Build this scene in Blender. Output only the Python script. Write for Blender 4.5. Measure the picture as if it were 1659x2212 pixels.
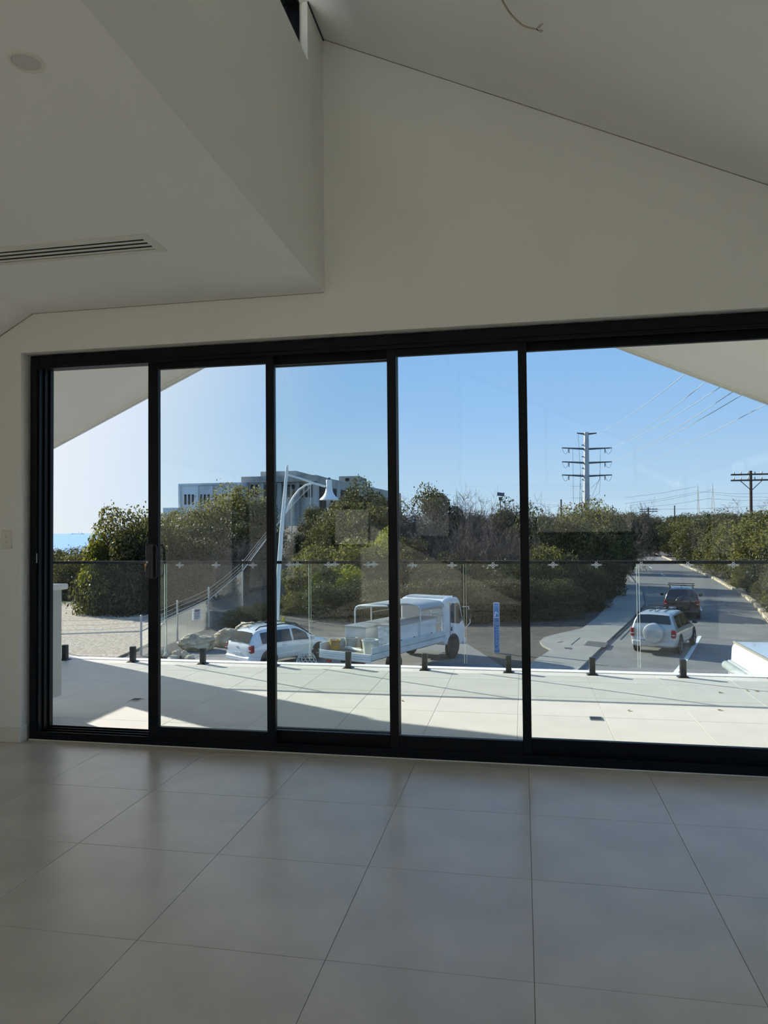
import bpy, math, random
import numpy as np
from mathutils import Vector, Matrix, noise

for o in list(bpy.data.objects):
    bpy.data.objects.remove(o, do_unlink=True)
SC = bpy.context.scene
COL = SC.collection
R = math.radians

# ------------------------------------------------------------------ camera
FPX, YAW, PITCH, ROLL = 1562.4, 0.18911, 0.025862, -0.0086504
CAM = Vector((0.0, 0.0, 1.3))
_F = Vector((-math.sin(YAW) * math.cos(PITCH), math.cos(YAW) * math.cos(PITCH), math.sin(PITCH)))
_R0 = Vector((math.cos(YAW), math.sin(YAW), 0))
_U0 = _R0.cross(_F)
_R = math.cos(ROLL) * _R0 + math.sin(ROLL) * _U0
_U = -math.sin(ROLL) * _R0 + math.cos(ROLL) * _U0
cd = bpy.data.cameras.new('camera')
cam = bpy.data.objects.new('camera', cd)
COL.objects.link(cam)
cam.matrix_world = Matrix(((_R.x, _U.x, -_F.x, CAM.x), (_R.y, _U.y, -_F.y, CAM.y), (_R.z, _U.z, -_F.z, CAM.z), (0, 0, 0, 1)))
cd.sensor_fit = 'HORIZONTAL'
cd.sensor_width = 36.0
cd.lens = FPX / 1659.0 * 36.0
cd.clip_start = 0.05
cd.clip_end = 60000
SC.camera = cam

# ------------------------------------------------------------------ sky, sun, exposure
SUN = Vector((-1.95, 1.03, 1.0)).normalized()
wd = bpy.data.worlds.new('sky_world')
SC.world = wd
wd.use_nodes = True
nt = wd.node_tree
nt.nodes.clear()
N = nt.nodes.new
LK = nt.links.new
geo = N('ShaderNodeTexCoord')
sep = N('ShaderNodeSeparateXYZ')
LK(geo.outputs['Generated'], sep.inputs[0])
ramp = N('ShaderNodeValToRGB')                  # clear sky by elevation
els = ramp.color_ramp.elements
els[0].position = 0.0; els[0].color = (0.60, 0.75, 0.88, 1)
els[1].position = 1.0; els[1].color = (0.17, 0.37, 0.80, 1)
for p_, c_ in ((0.05, (0.50, 0.70, 0.92)), (0.15, (0.34, 0.58, 0.92)), (0.30, (0.24, 0.48, 0.90)), (0.55, (0.19, 0.41, 0.85))):
    e_ = els.new(p_); e_.color = (*c_, 1)
LK(sep.outputs['Z'], ramp.inputs[0])
dot = N('ShaderNodeVectorMath'); dot.operation = 'DOT_PRODUCT'
dot.inputs[1].default_value = SUN
LK(geo.outputs['Generated'], dot.inputs[0])
glow = N('ShaderNodeMapRange'); glow.interpolation_type = 'SMOOTHSTEP'   # whiter air round the sun
glow.inputs['From Min'].default_value = 0.66
glow.inputs['From Max'].default_value = 0.97
LK(dot.outputs['Value'], glow.inputs[0])
mixs = N('ShaderNodeMix'); mixs.data_type = 'RGBA'
LK(glow.outputs[0], mixs.inputs['Factor'])
LK(ramp.outputs[0], mixs.inputs['A'])
mixs.inputs['B'].default_value = (1.0, 0.99, 0.96, 1)
bg = N('ShaderNodeBackground')
bg.inputs['Strength'].default_value = 1.0
wo = N('ShaderNodeOutputWorld')
LK(mixs.outputs['Result'], bg.inputs[0])
LK(bg.outputs[0], wo.inputs[0])

sl = bpy.data.lights.new('sun', 'SUN')
sun = bpy.data.objects.new('sun', sl)
COL.objects.link(sun)
sun.rotation_euler = SUN.to_track_quat('Z', 'Y').to_euler()
sun.location = (-20, 10, 20)
sl.energy = 8.5
sl.angle = R(0.53)
sl.color = (1.0, 0.95, 0.86)

SC.view_settings.view_transform = 'Standard'
SC.view_settings.look = 'None'
SC.view_settings.gamma = 1.0
SC.view_settings.use_curve_mapping = False
SC.view_settings.exposure = 0.0
SC.cycles.max_bounces = 8
SC.cycles.diffuse_bounces = 5
SC.cycles.glossy_bounces = 3
SC.cycles.transmission_bounces = 6
SC.cycles.transparent_max_bounces = 14
SC.cycles.sample_clamp_indirect = 6.0
SC.cycles.caustics_reflective = False
SC.cycles.caustics_refractive = False
SC.cycles.use_denoising = True
SC.cycles.use_adaptive_sampling = True
SC.cycles.adaptive_threshold = 0.08
SC.cycles.adaptive_min_samples = 12

# ------------------------------------------------------------------ materials
MATS = {}
def srgb(r, g, b):
    f = lambda c: c / 12.92 if c <= 0.04045 else ((c + 0.055) / 1.055) ** 2.4
    return (f(r / 255), f(g / 255), f(b / 255))

def M(name, col, rough=0.5, metal=0.0, spec=0.5, var=0.0, vs=4.0, bump=0.0, bs=60.0, col2=None, coat=0.0, orand=0.0, detail=4.0, stretch=None, island=0.0):
    if name in MATS:
        return MATS[name]
    m = bpy.data.materials.new(name)
    m.use_nodes = True
    t = m.node_tree
    b = t.nodes['Principled BSDF']
    b.inputs['Roughness'].default_value = rough
    b.inputs['Metallic'].default_value = metal
    b.inputs['Specular IOR Level'].default_value = spec
    if coat:
        b.inputs['Coat Weight'].default_value = coat
        b.inputs['Coat Roughness'].default_value = 0.05
    b.inputs['Base Color'].default_value = (*col, 1)
    tc = t.nodes.new('ShaderNodeTexCoord')
    vec = tc.outputs['Object']
    if stretch:
        mp = t.nodes.new('ShaderNodeMapping')
        mp.inputs['Scale'].default_value = stretch
        t.links.new(vec, mp.inputs[0])
        vec = mp.outputs[0]
    cur = None
    if var or col2:
        n = t.nodes.new('ShaderNodeTexNoise')
        n.inputs['Scale'].default_value = vs
        n.inputs['Detail'].default_value = detail
        t.links.new(vec, n.inputs['Vector'])
        cr = t.nodes.new('ShaderNodeValToRGB')
        cr.color_ramp.elements[0].position = 0.32
        cr.color_ramp.elements[1].position = 0.68
        c2 = col2 if col2 else tuple(min(1, c * (1 + var)) for c in col)
        c1 = col if col2 else tuple(c * (1 - var) for c in col)
        cr.color_ramp.elements[0].color = (*c1, 1)
        cr.color_ramp.elements[1].color = (*c2, 1)
        t.links.new(n.outputs['Fac'], cr.inputs[0])
        cur = cr.outputs[0]
    if orand or island:
        if orand:
            src = t.nodes.new('ShaderNodeObjectInfo').outputs['Random']
        else:
            src = t.nodes.new('ShaderNodeNewGeometry').outputs['Random Per Island']
        a = orand or island
        mr = t.nodes.new('ShaderNodeMapRange')
        mr.inputs['To Min'].default_value = 1 - a
        mr.inputs['To Max'].default_value = 1 + a
        t.links.new(src, mr.inputs[0])
        hs = t.nodes.new('ShaderNodeHueSaturation')
        t.links.new(mr.outputs[0], hs.inputs['Value'])
        if cur:
            t.links.new(cur, hs.inputs['Color'])
        else:
            hs.inputs['Color'].default_value = (*col, 1)
        cur = hs.outputs[0]
    if cur:
        t.links.new(cur, b.inputs['Base Color'])
    if bump:
        n2 = t.nodes.new('ShaderNodeTexNoise')
        n2.inputs['Scale'].default_value = bs
        n2.inputs['Detail'].default_value = 5
        t.links.new(vec, n2.inputs['Vector'])
        bp = t.nodes.new('ShaderNodeBump')
        bp.inputs['Strength'].default_value = bump
        bp.inputs['Distance'].default_value = 0.02
        t.links.new(n2.outputs['Fac'], bp.inputs['Height'])
        t.links.new(bp.outputs[0], b.inputs['Normal'])
    MATS[name] = m
    return m

def glass(name, tint, dust=0.0, ior=1.48, dustcol=(0.8, 0.8, 0.78)):
    """thin architectural glass: clear body, mirror reflection by Fresnel, a trace of dust"""
    m = bpy.data.materials.new(name)
    m.use_nodes = True
    t = m.node_tree
    t.nodes.clear()
    out = t.nodes.new('ShaderNodeOutputMaterial')
    tr = t.nodes.new('ShaderNodeBsdfTransparent')
    tr.inputs[0].default_value = (*tint, 1)
    gl = t.nodes.new('ShaderNodeBsdfGlossy')
    gl.inputs['Roughness'].default_value = 0.0
    fr = t.nodes.new('ShaderNodeFresnel')
    fr.inputs[0].default_value = ior
    mx = t.nodes.new('ShaderNodeMixShader')
    gm = t.nodes.new('ShaderNodeNewGeometry')
    bf = t.nodes.new('ShaderNodeMath'); bf.operation = 'SUBTRACT'; bf.inputs[0].default_value = 1.0
    t.links.new(gm.outputs['Backfacing'], bf.inputs[1])
    fm = t.nodes.new('ShaderNodeMath'); fm.operation = 'MULTIPLY'
    t.links.new(fr.outputs[0], fm.inputs[0]); t.links.new(bf.outputs[0], fm.inputs[1])
    t.links.new(fm.outputs[0], mx.inputs[0])
    t.links.new(tr.outputs[0], mx.inputs[1])
    t.links.new(gl.outputs[0], mx.inputs[2])
    last = mx
    if dust:
        df = t.nodes.new('ShaderNodeBsdfDiffuse')
        df.inputs[0].default_value = (*dustcol, 1)
        tl = t.nodes.new('ShaderNodeBsdfTranslucent')
        tl.inputs[0].default_value = (*dustcol, 1)
        ad = t.nodes.new('ShaderNodeMixShader')
        t.links.new(df.outputs[0], ad.inputs[1])
        t.links.new(tl.outputs[0], ad.inputs[2])
        m2 = t.nodes.new('ShaderNodeMixShader')
        tc = t.nodes.new('ShaderNodeTexCoord')
        n = t.nodes.new('ShaderNodeTexNoise')
        n.inputs['Scale'].default_value = 1.3
        n.inputs['Detail'].default_value = 6
        t.links.new(tc.outputs['Object'], n.inputs['Vector'])
        mr = t.nodes.new('ShaderNodeMapRange')
        mr.inputs['From Min'].default_value = 0.3
        mr.inputs['From Max'].default_value = 0.7
        mr.inputs['To Min'].default_value = dust * 0.4
        mr.inputs['To Max'].default_value = dust * 1.6
        t.links.new(n.outputs['Fac'], mr.inputs[0])
        t.links.new(mr.outputs[0], m2.inputs[0])
        t.links.new(mx.outputs[0], m2.inputs[1])
        t.links.new(ad.outputs[0], m2.inputs[2])
        last = m2
    t.links.new(last.outputs[0], out.inputs[0])
    MATS[name] = m
    return m

def leafmat(name, dark, mid, bright, trans=0.35, nscale=0.6, tcol=(1.6, 1.5, 0.9)):
    m = bpy.data.materials.new(name)
    m.use_nodes = True
    t = m.node_tree
    b = t.nodes['Principled BSDF']
    b.inputs['Roughness'].default_value = 0.55
    b.inputs['Specular IOR Level'].default_value = 0.35
    g = t.nodes.new('ShaderNodeNewGeometry')
    tc = t.nodes.new('ShaderNodeTexCoord')
    n = t.nodes.new('ShaderNodeTexNoise')
    n.inputs['Scale'].default_value = nscale
    n.inputs['Detail'].default_value = 2
    t.links.new(tc.outputs['Object'], n.inputs['Vector'])
    oi = t.nodes.new('ShaderNodeObjectInfo')
    a1 = t.nodes.new('ShaderNodeMath'); a1.operation = 'MULTIPLY'; a1.inputs[1].default_value = 0.45
    t.links.new(g.outputs['Random Per Island'], a1.inputs[0])
    a2 = t.nodes.new('ShaderNodeMath'); a2.operation = 'MULTIPLY_ADD'; a2.inputs[1].default_value = 0.55
    t.links.new(n.outputs['Fac'], a2.inputs[0])
    t.links.new(a1.outputs[0], a2.inputs[2])
    a3 = t.nodes.new('ShaderNodeMath'); a3.operation = 'MULTIPLY_ADD'; a3.inputs[1].default_value = 0.25
    t.links.new(oi.outputs['Random'], a3.inputs[0])
    t.links.new(a2.outputs[0], a3.inputs[2])
    cr = t.nodes.new('ShaderNodeValToRGB')
    cr.color_ramp.elements[0].position = 0.30
    cr.color_ramp.elements[0].color = (*dark, 1)
    cr.color_ramp.elements[1].position = 0.95
    cr.color_ramp.elements[1].color = (*bright, 1)
    e = cr.color_ramp.elements.new(0.62)
    e.color = (*mid, 1)
    t.links.new(a3.outputs[0], cr.inputs[0])
    t.links.new(cr.outputs[0], b.inputs['Base Color'])
    tl = t.nodes.new('ShaderNodeBsdfTranslucent')
    vm = t.nodes.new('ShaderNodeVectorMath'); vm.operation = 'MULTIPLY'
    vm.inputs[1].default_value = tcol
    t.links.new(cr.outputs[0], vm.inputs[0])
    t.links.new(vm.outputs[0], tl.inputs[0])
    mx = t.nodes.new('ShaderNodeMixShader')
    mx.inputs[0].default_value = trans
    t.links.new(b.outputs[0], mx.inputs[1])
    t.links.new(tl.outputs[0], mx.inputs[2])
    t.links.new(mx.outputs[0], t.nodes['Material Output'].inputs[0])
    MATS[name] = m
    return m

# ------------------------------------------------------------------ mesh helpers
class MB:
    def __init__(s):
        s.v = []; s.f = []
    def add(s, vs, fs):
        n = len(s.v)
        s.v += [tuple(v) for v in vs]
        s.f += [tuple(i + n for i in f) for f in fs]
        return s
    def box(s, x0, x1, y0, y1, z0, z1):
        return s.add([(x0, y0, z0), (x1, y0, z0), (x1, y1, z0), (x0, y1, z0), (x0, y0, z1), (x1, y0, z1), (x1, y1, z1), (x0, y1, z1)],
                     [(0, 3, 2, 1), (4, 5, 6, 7), (0, 1, 5, 4), (1, 2, 6, 5), (2, 3, 7, 6), (3, 0, 4, 7)])
    def cbox(s, x0, x1, y0, y1, z0, z1, c=0.01):
        """box with chamfered edges"""
        c = min(c, (x1 - x0) * .45, (y1 - y0) * .45, (z1 - z0) * .45)
        vs = []; idx = {}
        for a, X in enumerate((x0, x1)):
            for b, Y in enumerate((y0, y1)):
                for d, Z in enumerate((z0, z1)):
                    sx, sy, sz = (1, -1)[a], (1, -1)[b], (1, -1)[d]
                    for k in range(3):
                        idx[a, b, d, k] = len(vs)
                        vs.append((X + (0 if k == 0 else sx * c), Y + (0 if k == 1 else sy * c), Z + (0 if k == 2 else sz * c)))
        fs = []
        for a in (0, 1):
            q = [idx[a, 0, 0, 0], idx[a, 1, 0, 0], idx[a, 1, 1, 0], idx[a, 0, 1, 0]]; fs.append(q if a else q[::-1])
            q = [idx[0, a, 0, 1], idx[0, a, 1, 1], idx[1, a, 1, 1], idx[1, a, 0, 1]]; fs.append(q if a else q[::-1])
            q = [idx[0, 0, a, 2], idx[1, 0, a, 2], idx[1, 1, a, 2], idx[0, 1, a, 2]]; fs.append(q if a else q[::-1])
        for a in (0, 1):
            for b in (0, 1):
                e = (a + b) % 2
                q = [idx[a, b, 0, 0], idx[a, b, 1, 0], idx[a, b, 1, 1], idx[a, b, 0, 1]]; fs.append(q if e == 1 else q[::-1])
                q = [idx[a, 0, b, 0], idx[a, 1, b, 0], idx[a, 1, b, 2], idx[a, 0, b, 2]]; fs.append(q[::-1] if e == 1 else q)
                q = [idx[0, a, b, 1], idx[1, a, b, 1], idx[1, a, b, 2], idx[0, a, b, 2]]; fs.append(q if e == 1 else q[::-1])
        for a in (0, 1):
            for b in (0, 1):
                for d in (0, 1):
                    q = [idx[a, b, d, 0], idx[a, b, d, 1], idx[a, b, d, 2]]
                    fs.append(q if (a + b + d) % 2 == 1 else q[::-1])
        return s.add(vs, fs)
    def prism(s, poly, y0, y1, axis='y'):
        """polygon (u,w) extruded: axis y -> (u,Y,w); x -> (X,u,w); z -> (u,w,Z)"""
        n = len(poly)
        P = {'y': lambda u, w, t: (u, t, w), 'x': lambda u, w, t: (t, u, w), 'z': lambda u, w, t: (u, w, t)}[axis]
        vs = [P(u, w, y0) for u, w in poly] + [P(u, w, y1) for u, w in poly]
        fs = [tuple(range(n)), tuple(range(2 * n - 1, n - 1, -1))]
        fs += [(i, i + n, (i + 1) % n + n, (i + 1) % n) for i in range(n)]
        return s.add(vs, fs)
    def tube(s, pts, r, n=8, cap=True):
        pts = [Vector(p) for p in pts]
        rs = r if hasattr(r, '__len__') else [r] * len(pts)
        base = len(s.v)
        up = None
        for i, p in enumerate(pts):
            d = (pts[min(i + 1, len(pts) - 1)] - pts[max(i - 1, 0)]).normalized()
            if up is None:
                up = d.orthogonal().normalized()
            else:
                up = (up - d * up.dot(d))
                up = up.normalized() if up.length > 1e-6 else d.orthogonal().normalized()
            w = d.cross(up)
            for k in range(n):
                a = 2 * math.pi * k / n
                s.v.append(tuple(p + (up * math.cos(a) + w * math.sin(a)) * rs[i]))
        for i in range(len(pts) - 1):
            for k in range(n):
                k2 = (k + 1) % n
                s.f.append((base + i * n + k, base + i * n + k2, base + (i + 1) * n + k2, base + (i + 1) * n + k))
        if cap:
            s.f.append(tuple(base + k for k in range(n))[::-1])
            s.f.append(tuple(base + (len(pts) - 1) * n + k for k in range(n)))
        return s
    def lathe(s, prof, n=24, c=(0, 0, 0), axis='z'):
        base = len(s.v)
        for (r, h) in prof:
            for k in range(n):
                a = 2 * math.pi * k / n
                u, w = r * math.cos(a), r * math.sin(a)
                p = {'z': (u, w, h), 'x': (h, u, w), 'y': (w, h, u)}[axis]
                s.v.append((c[0] + p[0], c[1] + p[1], c[2] + p[2]))
        for i in range(len(prof) - 1):
            for k in range(n):
                k2 = (k + 1) % n
                s.f.append((base + i * n + k, base + i * n + k2, base + (i + 1) * n + k2, base + (i + 1) * n + k))
        s.f.append(tuple(base + k for k in range(n))[::-1])
        s.f.append(tuple(base + (len(prof) - 1) * n + k for k in range(n)))
        return s
    def grid(s, P):
        """P: rows of points"""
        n = len(P[0]); base = len(s.v)
        for row in P:
            s.v += [tuple(q) for q in row]
        for i in range(len(P) - 1):
            for k in range(n - 1):
                s.f.append((base + i * n + k, base + i * n + k + 1, base + (i + 1) * n + k + 1, base + (i + 1) * n + k))
        return s
    def xf(s, mat):
        s.v = [tuple(mat @ Vector(v)) for v in s.v]
        return s
    def mesh(s, name, mat=None, smooth=None):
        me = bpy.data.meshes.new(name)
        me.from_pydata(s.v, [], s.f)
        if smooth is not None:
            me.polygons.foreach_set('use_smooth', [True] * len(me.polygons))
            me.set_sharp_from_angle(angle=R(smooth))
        if mat:
            me.materials.append(mat)
        me.update()
        return me
    def build(s, name, mat=None, parent=None, smooth=None, loc=None, rz=None, bevel=0.0):
        return place(name, s.mesh(name, mat, smooth), parent, loc, rz, bevel)

def place(name, me, parent=None, loc=None, rz=None, bevel=0.0):
    o = bpy.data.objects.new(name, me)
    COL.objects.link(o)
    if parent is not None:
        o.parent = parent
    if loc is not None:
        o.location = loc
    if rz is not None:
        o.rotation_euler = (0, 0, rz)
    if bevel:
        md = o.modifiers.new('bevel', 'BEVEL')
        md.width = bevel
        md.segments = 2
        md.limit_method = 'ANGLE'
    return o

def tag(o, label=None, cat=None, group=None, kind=None):
    if label: o['label'] = label
    if cat: o['category'] = cat
    if group: o['group'] = group
    if kind: o['kind'] = kind
    return o

def empty(name, loc=(0, 0, 0), rz=0.0):
    o = bpy.data.objects.new(name, None)
    COL.objects.link(o)
    o.location = loc
    o.rotation_euler = (0, 0, rz)
    o.empty_display_size = 0.2
    return o

def copy_tree(o, parent=None):
    c = o.copy()
    COL.objects.link(c)
    c.parent = parent
    for ch in list(o.children):
        copy_tree(ch, c)
    return c

def at(px, py, Y):
    """world point seen at a photograph pixel, on the plane y = Y"""
    d = _F + _R * ((px - 829.5) / FPX) - _U * ((py - 1106.0) / FPX)
    return CAM + d * ((Y - CAM.y) / d.y)

def atz(px, py, Z):
    d = _F + _R * ((px - 829.5) / FPX) - _U * ((py - 1106.0) / FPX)
    return CAM + d * ((Z - CAM.z) / d.z)
# ================================================================== THE HOUSE
plaster = M('painted_plaster', srgb(245, 242, 234), 0.85, spec=0.2, var=0.015, vs=1.2)
ceilpaint = M('ceiling_paint', srgb(247, 245, 240), 0.9, spec=0.2, var=0.012, vs=0.8)
trimwhite = M('trim_paint', srgb(232, 228, 216), 0.45, spec=0.4)
black_al = M('black_aluminium', (0.0025, 0.0035, 0.0055), 0.45, spec=0.22, var=0.2, vs=3)
black_pl = M('black_plastic', (0.008, 0.009, 0.011), 0.3)
steel = M('steel', (0.55, 0.55, 0.54), 0.3, metal=1.0)
brass = M('brass', (0.45, 0.30, 0.10), 0.35, metal=1.0)
grout = M('grout', srgb(138, 130, 117), 0.9)
floor_tile = M('floor_tile', srgb(202, 191, 174), 0.27, spec=0.5, var=0.10, vs=3.0, bump=0.02, bs=14, orand=0.02, detail=7)
deck_tile = M('deck_tile', srgb(212, 209, 200), 0.55, spec=0.3, var=0.045, vs=3.5, bump=0.03, bs=25, orand=0.02, detail=8)
white_cap = M('white_capping', srgb(235, 235, 230), 0.5)
render_wall = M('house_render', srgb(225, 222, 212), 0.85, bump=0.1, bs=90)
grey_cab = M('grey_cabinet', srgb(196, 197, 188), 0.5)
soffitm = M('soffit_board', srgb(248, 244, 232), 0.8, var=0.015, vs=2)
pane_mat = glass('door_glass', (0.965, 0.985, 0.975), dust=0.0008)
bal_glass = glass('balustrade_glass', (0.90, 0.925, 0.92), dust=0.004)
white_print = leafmat('frosted_decal', (.9, .92, .93), (.9, .92, .93), (.9, .92, .93), trans=.6, tcol=(1, 1, 1))

YI, YF, YO = 4.04, 4.10, 4.28          # plaster face, frame face, outer face of the window wall
ZC = 2.69                              # flat ceiling
XB = -1.114                            # bulkhead face
ZT = 4.19                              # top of the bulkhead
SL = 0.4614                            # raked ceiling slope
XL, XR, YB = -3.9, 2.55, -4.6          # room extents
zs = lambda x: ZT - SL * (x - XB)

# floor with tiles
fl = MB().box(XL, XR, YB, YO, -0.25, -0.0035).build('floor', grout)
tag(fl, 'large format beige grey porcelain tiled room floor', 'floor', kind='structure')
TS = 0.6215
def tiles(parent, x0, x1, y0, y1, gx, gy, s, sy, z, mat, thick=0.012, gap=0.0016):
    cache = {}
    i0, i1 = math.floor((x0 - gx) / s), math.ceil((x1 - gx) / s)
    j0, j1 = math.floor((y0 - gy) / sy), math.ceil((y1 - gy) / sy)
    rnd = random.Random(3)
    for i in range(i0, i1):
        for j in range(j0, j1):
            a, b = max(x0, gx + i * s) + gap / 2, min(x1, gx + (i + 1) * s) - gap / 2
            c, d = max(y0, gy + j * sy) + gap / 2, min(y1, gy + (j + 1) * sy) - gap / 2
            if b - a < 0.01 or d - c < 0.01:
                continue
            k = (round(b - a, 3), round(d - c, 3))
            if k not in cache:
                w, h = k[0] / 2, k[1] / 2
                cache[k] = MB().cbox(-w, w, -h, h, -thick, 0, 0.0012).mesh('tile', mat)
            o = place('tile', cache[k], parent, ((a + b) / 2, (c + d) / 2, z + rnd.uniform(-.0002, .0002)))
tiles(fl, XL, XR, YB, YF + .02, 0.0156, 2.7735, TS, TS, 0.0, floor_tile)

# window wall (with the big opening)
w = MB()
w.prism([(XL, -.1), (-3.105, -.1), (-3.105, 2.445), (XL, 2.445)], YI, YO)
w.prism([(2.25, -.1), (XR + .15, -.1), (XR + .15, 2.445), (2.25, 2.445)], YI, YO)
w.prism([(XL, 2.445), (XR + .15, 2.445), (XR + .15, zs(XR + .15) + .12), (XB - .18, zs(XB - .18) + .12), (XB - .18, 3.95), (XL, 2.78)], YI, YO)
tag(w.build('wall_front', plaster), 'off-white plastered wall around the wide sliding glass doors', 'wall', kind='structure')
# flat ceiling, left rake, bulkhead, raked ceiling
c = MB().box(-3.02, XB - .18, YB, YI, ZC, ZC + .25).box(XB - .18, XB, YB, YI, ZC, ZC + .004).build('ceiling', ceilpaint)
tag(c, 'low flat white plaster ceiling left of the bulkhead', 'ceiling', kind='structure')
zl = ZC - 0.55 * (3.02 + XL)
c2 = MB().prism([(XL - .2, ZC - .55 * (-3.02 - XL + .2)), (-3.02, ZC), (-3.02, ZC + .25), (XL - .2, ZC + .25 - .3)], YB, YI)
tag(c2.build('ceiling', ceilpaint), 'sloping strip of white ceiling falling to the left of the flat ceiling', 'ceiling', kind='structure')
c3 = MB().prism([(XB - .18, zs(XB - .18)), (XR + .15, zs(XR + .15)), (XR + .15, zs(XR + .15) + .2), (XB - .18, zs(XB - .18) + .2)], YB, YI)
tag(c3.build('ceiling', ceilpaint), 'high raked white ceiling falling to the right of the bulkhead', 'ceiling', kind='structure')
# bulkhead, with a dark strip drawn as the shadow line along its top
CO_Z, CO_Y = 3.86, 3.725               # clerestory sill, far jamb
b = MB()
b.box(XB - .18, XB, YB, YI, ZC + .004, CO_Z)
b.box(XB - .18, XB, CO_Y, YI, CO_Z, zs(XB) - .003)
b.box(XB - .18, XB, YB, -3.6, CO_Z, zs(XB) - .003)
tag(b.build('wall_bulkhead', plaster), 'vertical off-white plaster bulkhead between the flat and raked ceilings', 'wall', kind='structure')
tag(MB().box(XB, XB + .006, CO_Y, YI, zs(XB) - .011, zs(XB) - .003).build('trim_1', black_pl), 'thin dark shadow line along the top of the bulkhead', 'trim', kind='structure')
shade_line = M('shadow_gap', srgb(150, 145, 132), .9)  # shade in the ceiling joints, drawn as thin grey strips
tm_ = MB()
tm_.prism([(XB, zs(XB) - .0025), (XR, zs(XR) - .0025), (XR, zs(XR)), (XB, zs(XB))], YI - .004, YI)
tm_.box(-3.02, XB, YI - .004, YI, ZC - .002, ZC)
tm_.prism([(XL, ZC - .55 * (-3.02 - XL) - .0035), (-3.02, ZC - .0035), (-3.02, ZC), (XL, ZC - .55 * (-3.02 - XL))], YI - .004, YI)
tag(tm_.build('trim_5', shade_line), 'fine square-set shadow line where the ceilings meet the door wall', 'trim', kind='structure')
# clerestory window in the bulkhead
wn = empty('window_2', (XB - .045, 0, CO_Z))
tag(wn, 'narrow black framed clerestory window high in the bulkhead', 'window', kind='structure')
hgt = zs(XB) - CO_Z
f = MB()
f.box(-.10, .0, CO_Y - .012, CO_Y, 0, hgt); f.box(-.10, 0, -3.6, CO_Y - .012, 0, .03); f.box(-.10, 0, -3.6, CO_Y - .012, hgt - .02, hgt + .02)
for yy in (1.3, -1.1, -3.6):
    f.box(-.10, 0, yy, yy + .05, .03, hgt - .02)
f.build('frame', black_al, wn)
for ya, yb in ((1.35, CO_Y - .012), (-1.05, 1.3), (-3.55, -1.1)):
    MB().box(-.07, -.064, ya, yb, .03, hgt - .02).build('pane', pane_mat, wn)
ev = MB()  # overhang added out of view to keep sun off the raked ceiling
ev.prism([(XB - .62, zs(XB - .62)), (XB - .18, zs(XB - .18)), (XB - .18, zs(XB - .18) + .2), (XB - .62, zs(XB - .62) + .2)], YB, YO)
ev.box(XB - .65, XB - .62, YB, YO, zs(XB - .62) - .17, zs(XB - .62) + .2)
tag(ev.build('trim_4', white_cap), 'eave and fascia above the clerestory window', 'eave', kind='structure')
# side and back walls (unseen side and gable windows added to light the room)
wl = MB()
LW = [(-4.1, -1.7, .4, 2.15), (-1.4, 1.0, .4, 2.15)]        # tall windows added out of view to let in sun
wl.box(XL - .2, XL, YB, YO, -.1, .4); wl.box(XL - .2, XL, YB, YO, 2.15, 2.55); prev = YB
for a, b_, z0, z1 in LW:
    wl.box(XL - .2, XL, prev, a, z0, z1); prev = b_
wl.box(XL - .2, XL, prev, YO, .4, 2.15)
tag(wl.build('wall_left', plaster), 'plain off-white plaster wall on the left of the room', 'wall', kind='structure')
for i, (ya, yb, z0, z1) in enumerate(LW):
    e = empty('window_%d' % (9 + i), (XL - .12, 0, 0))
    tag(e, ['black framed window in the left wall, the one nearer the back wall', 'black framed window in the left wall beside the viewer'][i], 'window', kind='structure')
    f = MB()
    f.box(0, .05, ya, ya + .05, z0, z1); f.box(0, .05, yb - .05, yb, z0, z1); f.box(0, .05, ya + .05, yb - .05, z0, z0 + .05); f.box(0, .05, ya + .05, yb - .05, z1 - .05, z1)
    f.build('frame', black_al, e)
    MB().box(.02, .026, ya + .05, yb - .05, z0 + .05, z1 - .05).build('pane', pane_mat, e)
wr = MB()
RW = [(-4.2, -1.2, 0.9, 2.15), (.45, 3.75, 0.06, 2.25)]     # right wall openings added out of view for more light
wr.box(XR, XR + .15, YB, YI, 2.25, 2.6); prev = YB
for a, b_, z0, z1 in RW:
    wr.box(XR, XR + .15, prev, a, -.1, 2.25); wr.box(XR, XR + .15, a, b_, -.1, z0)
    if z1 < 2.25: wr.box(XR, XR + .15, a, b_, z1, 2.25)
    prev = b_
wr.box(XR, XR + .15, prev, YI, -.1, 2.25)
tag(wr.build('wall_right', plaster), 'off-white plaster wall on the right of the room', 'wall', kind='structure')
# back wall: three lower openings and a glazed gable added above them for light
wb = MB()
BW = [(-3.5, -2.75, 1.0, 1.75), (-1.95, -1.25, 1.15, 1.95), (.2, 1.9, 1.2, 1.85)]
prev = XL - .2
for a, bb, z0, z1 in BW:
    wb.box(prev, a, YB - .2, YB, -.1, 2.05)
    wb.box(a, bb, YB - .2, YB, -.1, z0); wb.box(a, bb, YB - .2, YB, z1, 2.05)
    prev = bb
wb.box(prev, XR + .15, YB - .2, YB, -.1, 2.05)
wb.box(XL - .2, XB, YB - .2, YB, 2.05, 2.95)
GZ = [(XB + .06, 2.1), (1.95, 2.1), (1.95, zs(1.95) - .06), (XB + .06, zs(XB) - .06)]
wb.prism([(1.95, 2.05), (XR + .15, 2.05), (XR + .15, zs(XR)), (1.95, zs(1.95) + .2)], YB - .2, YB)
tag(wb.build('wall_back', plaster), 'off-white plaster wall behind the viewer with openings', 'wall', kind='structure')
def bars(fr, a, bb, z0, z1, y0, y1, t=.05):
    fr.box(a, a + t, y0, y1, z0, z1); fr.box(bb - t, bb, y0, y1, z0, z1)
    fr.box(a + t, bb - t, y0, y1, z0, z0 + t); fr.box(a + t, bb - t, y0, y1, z1 - t, z1)
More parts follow.
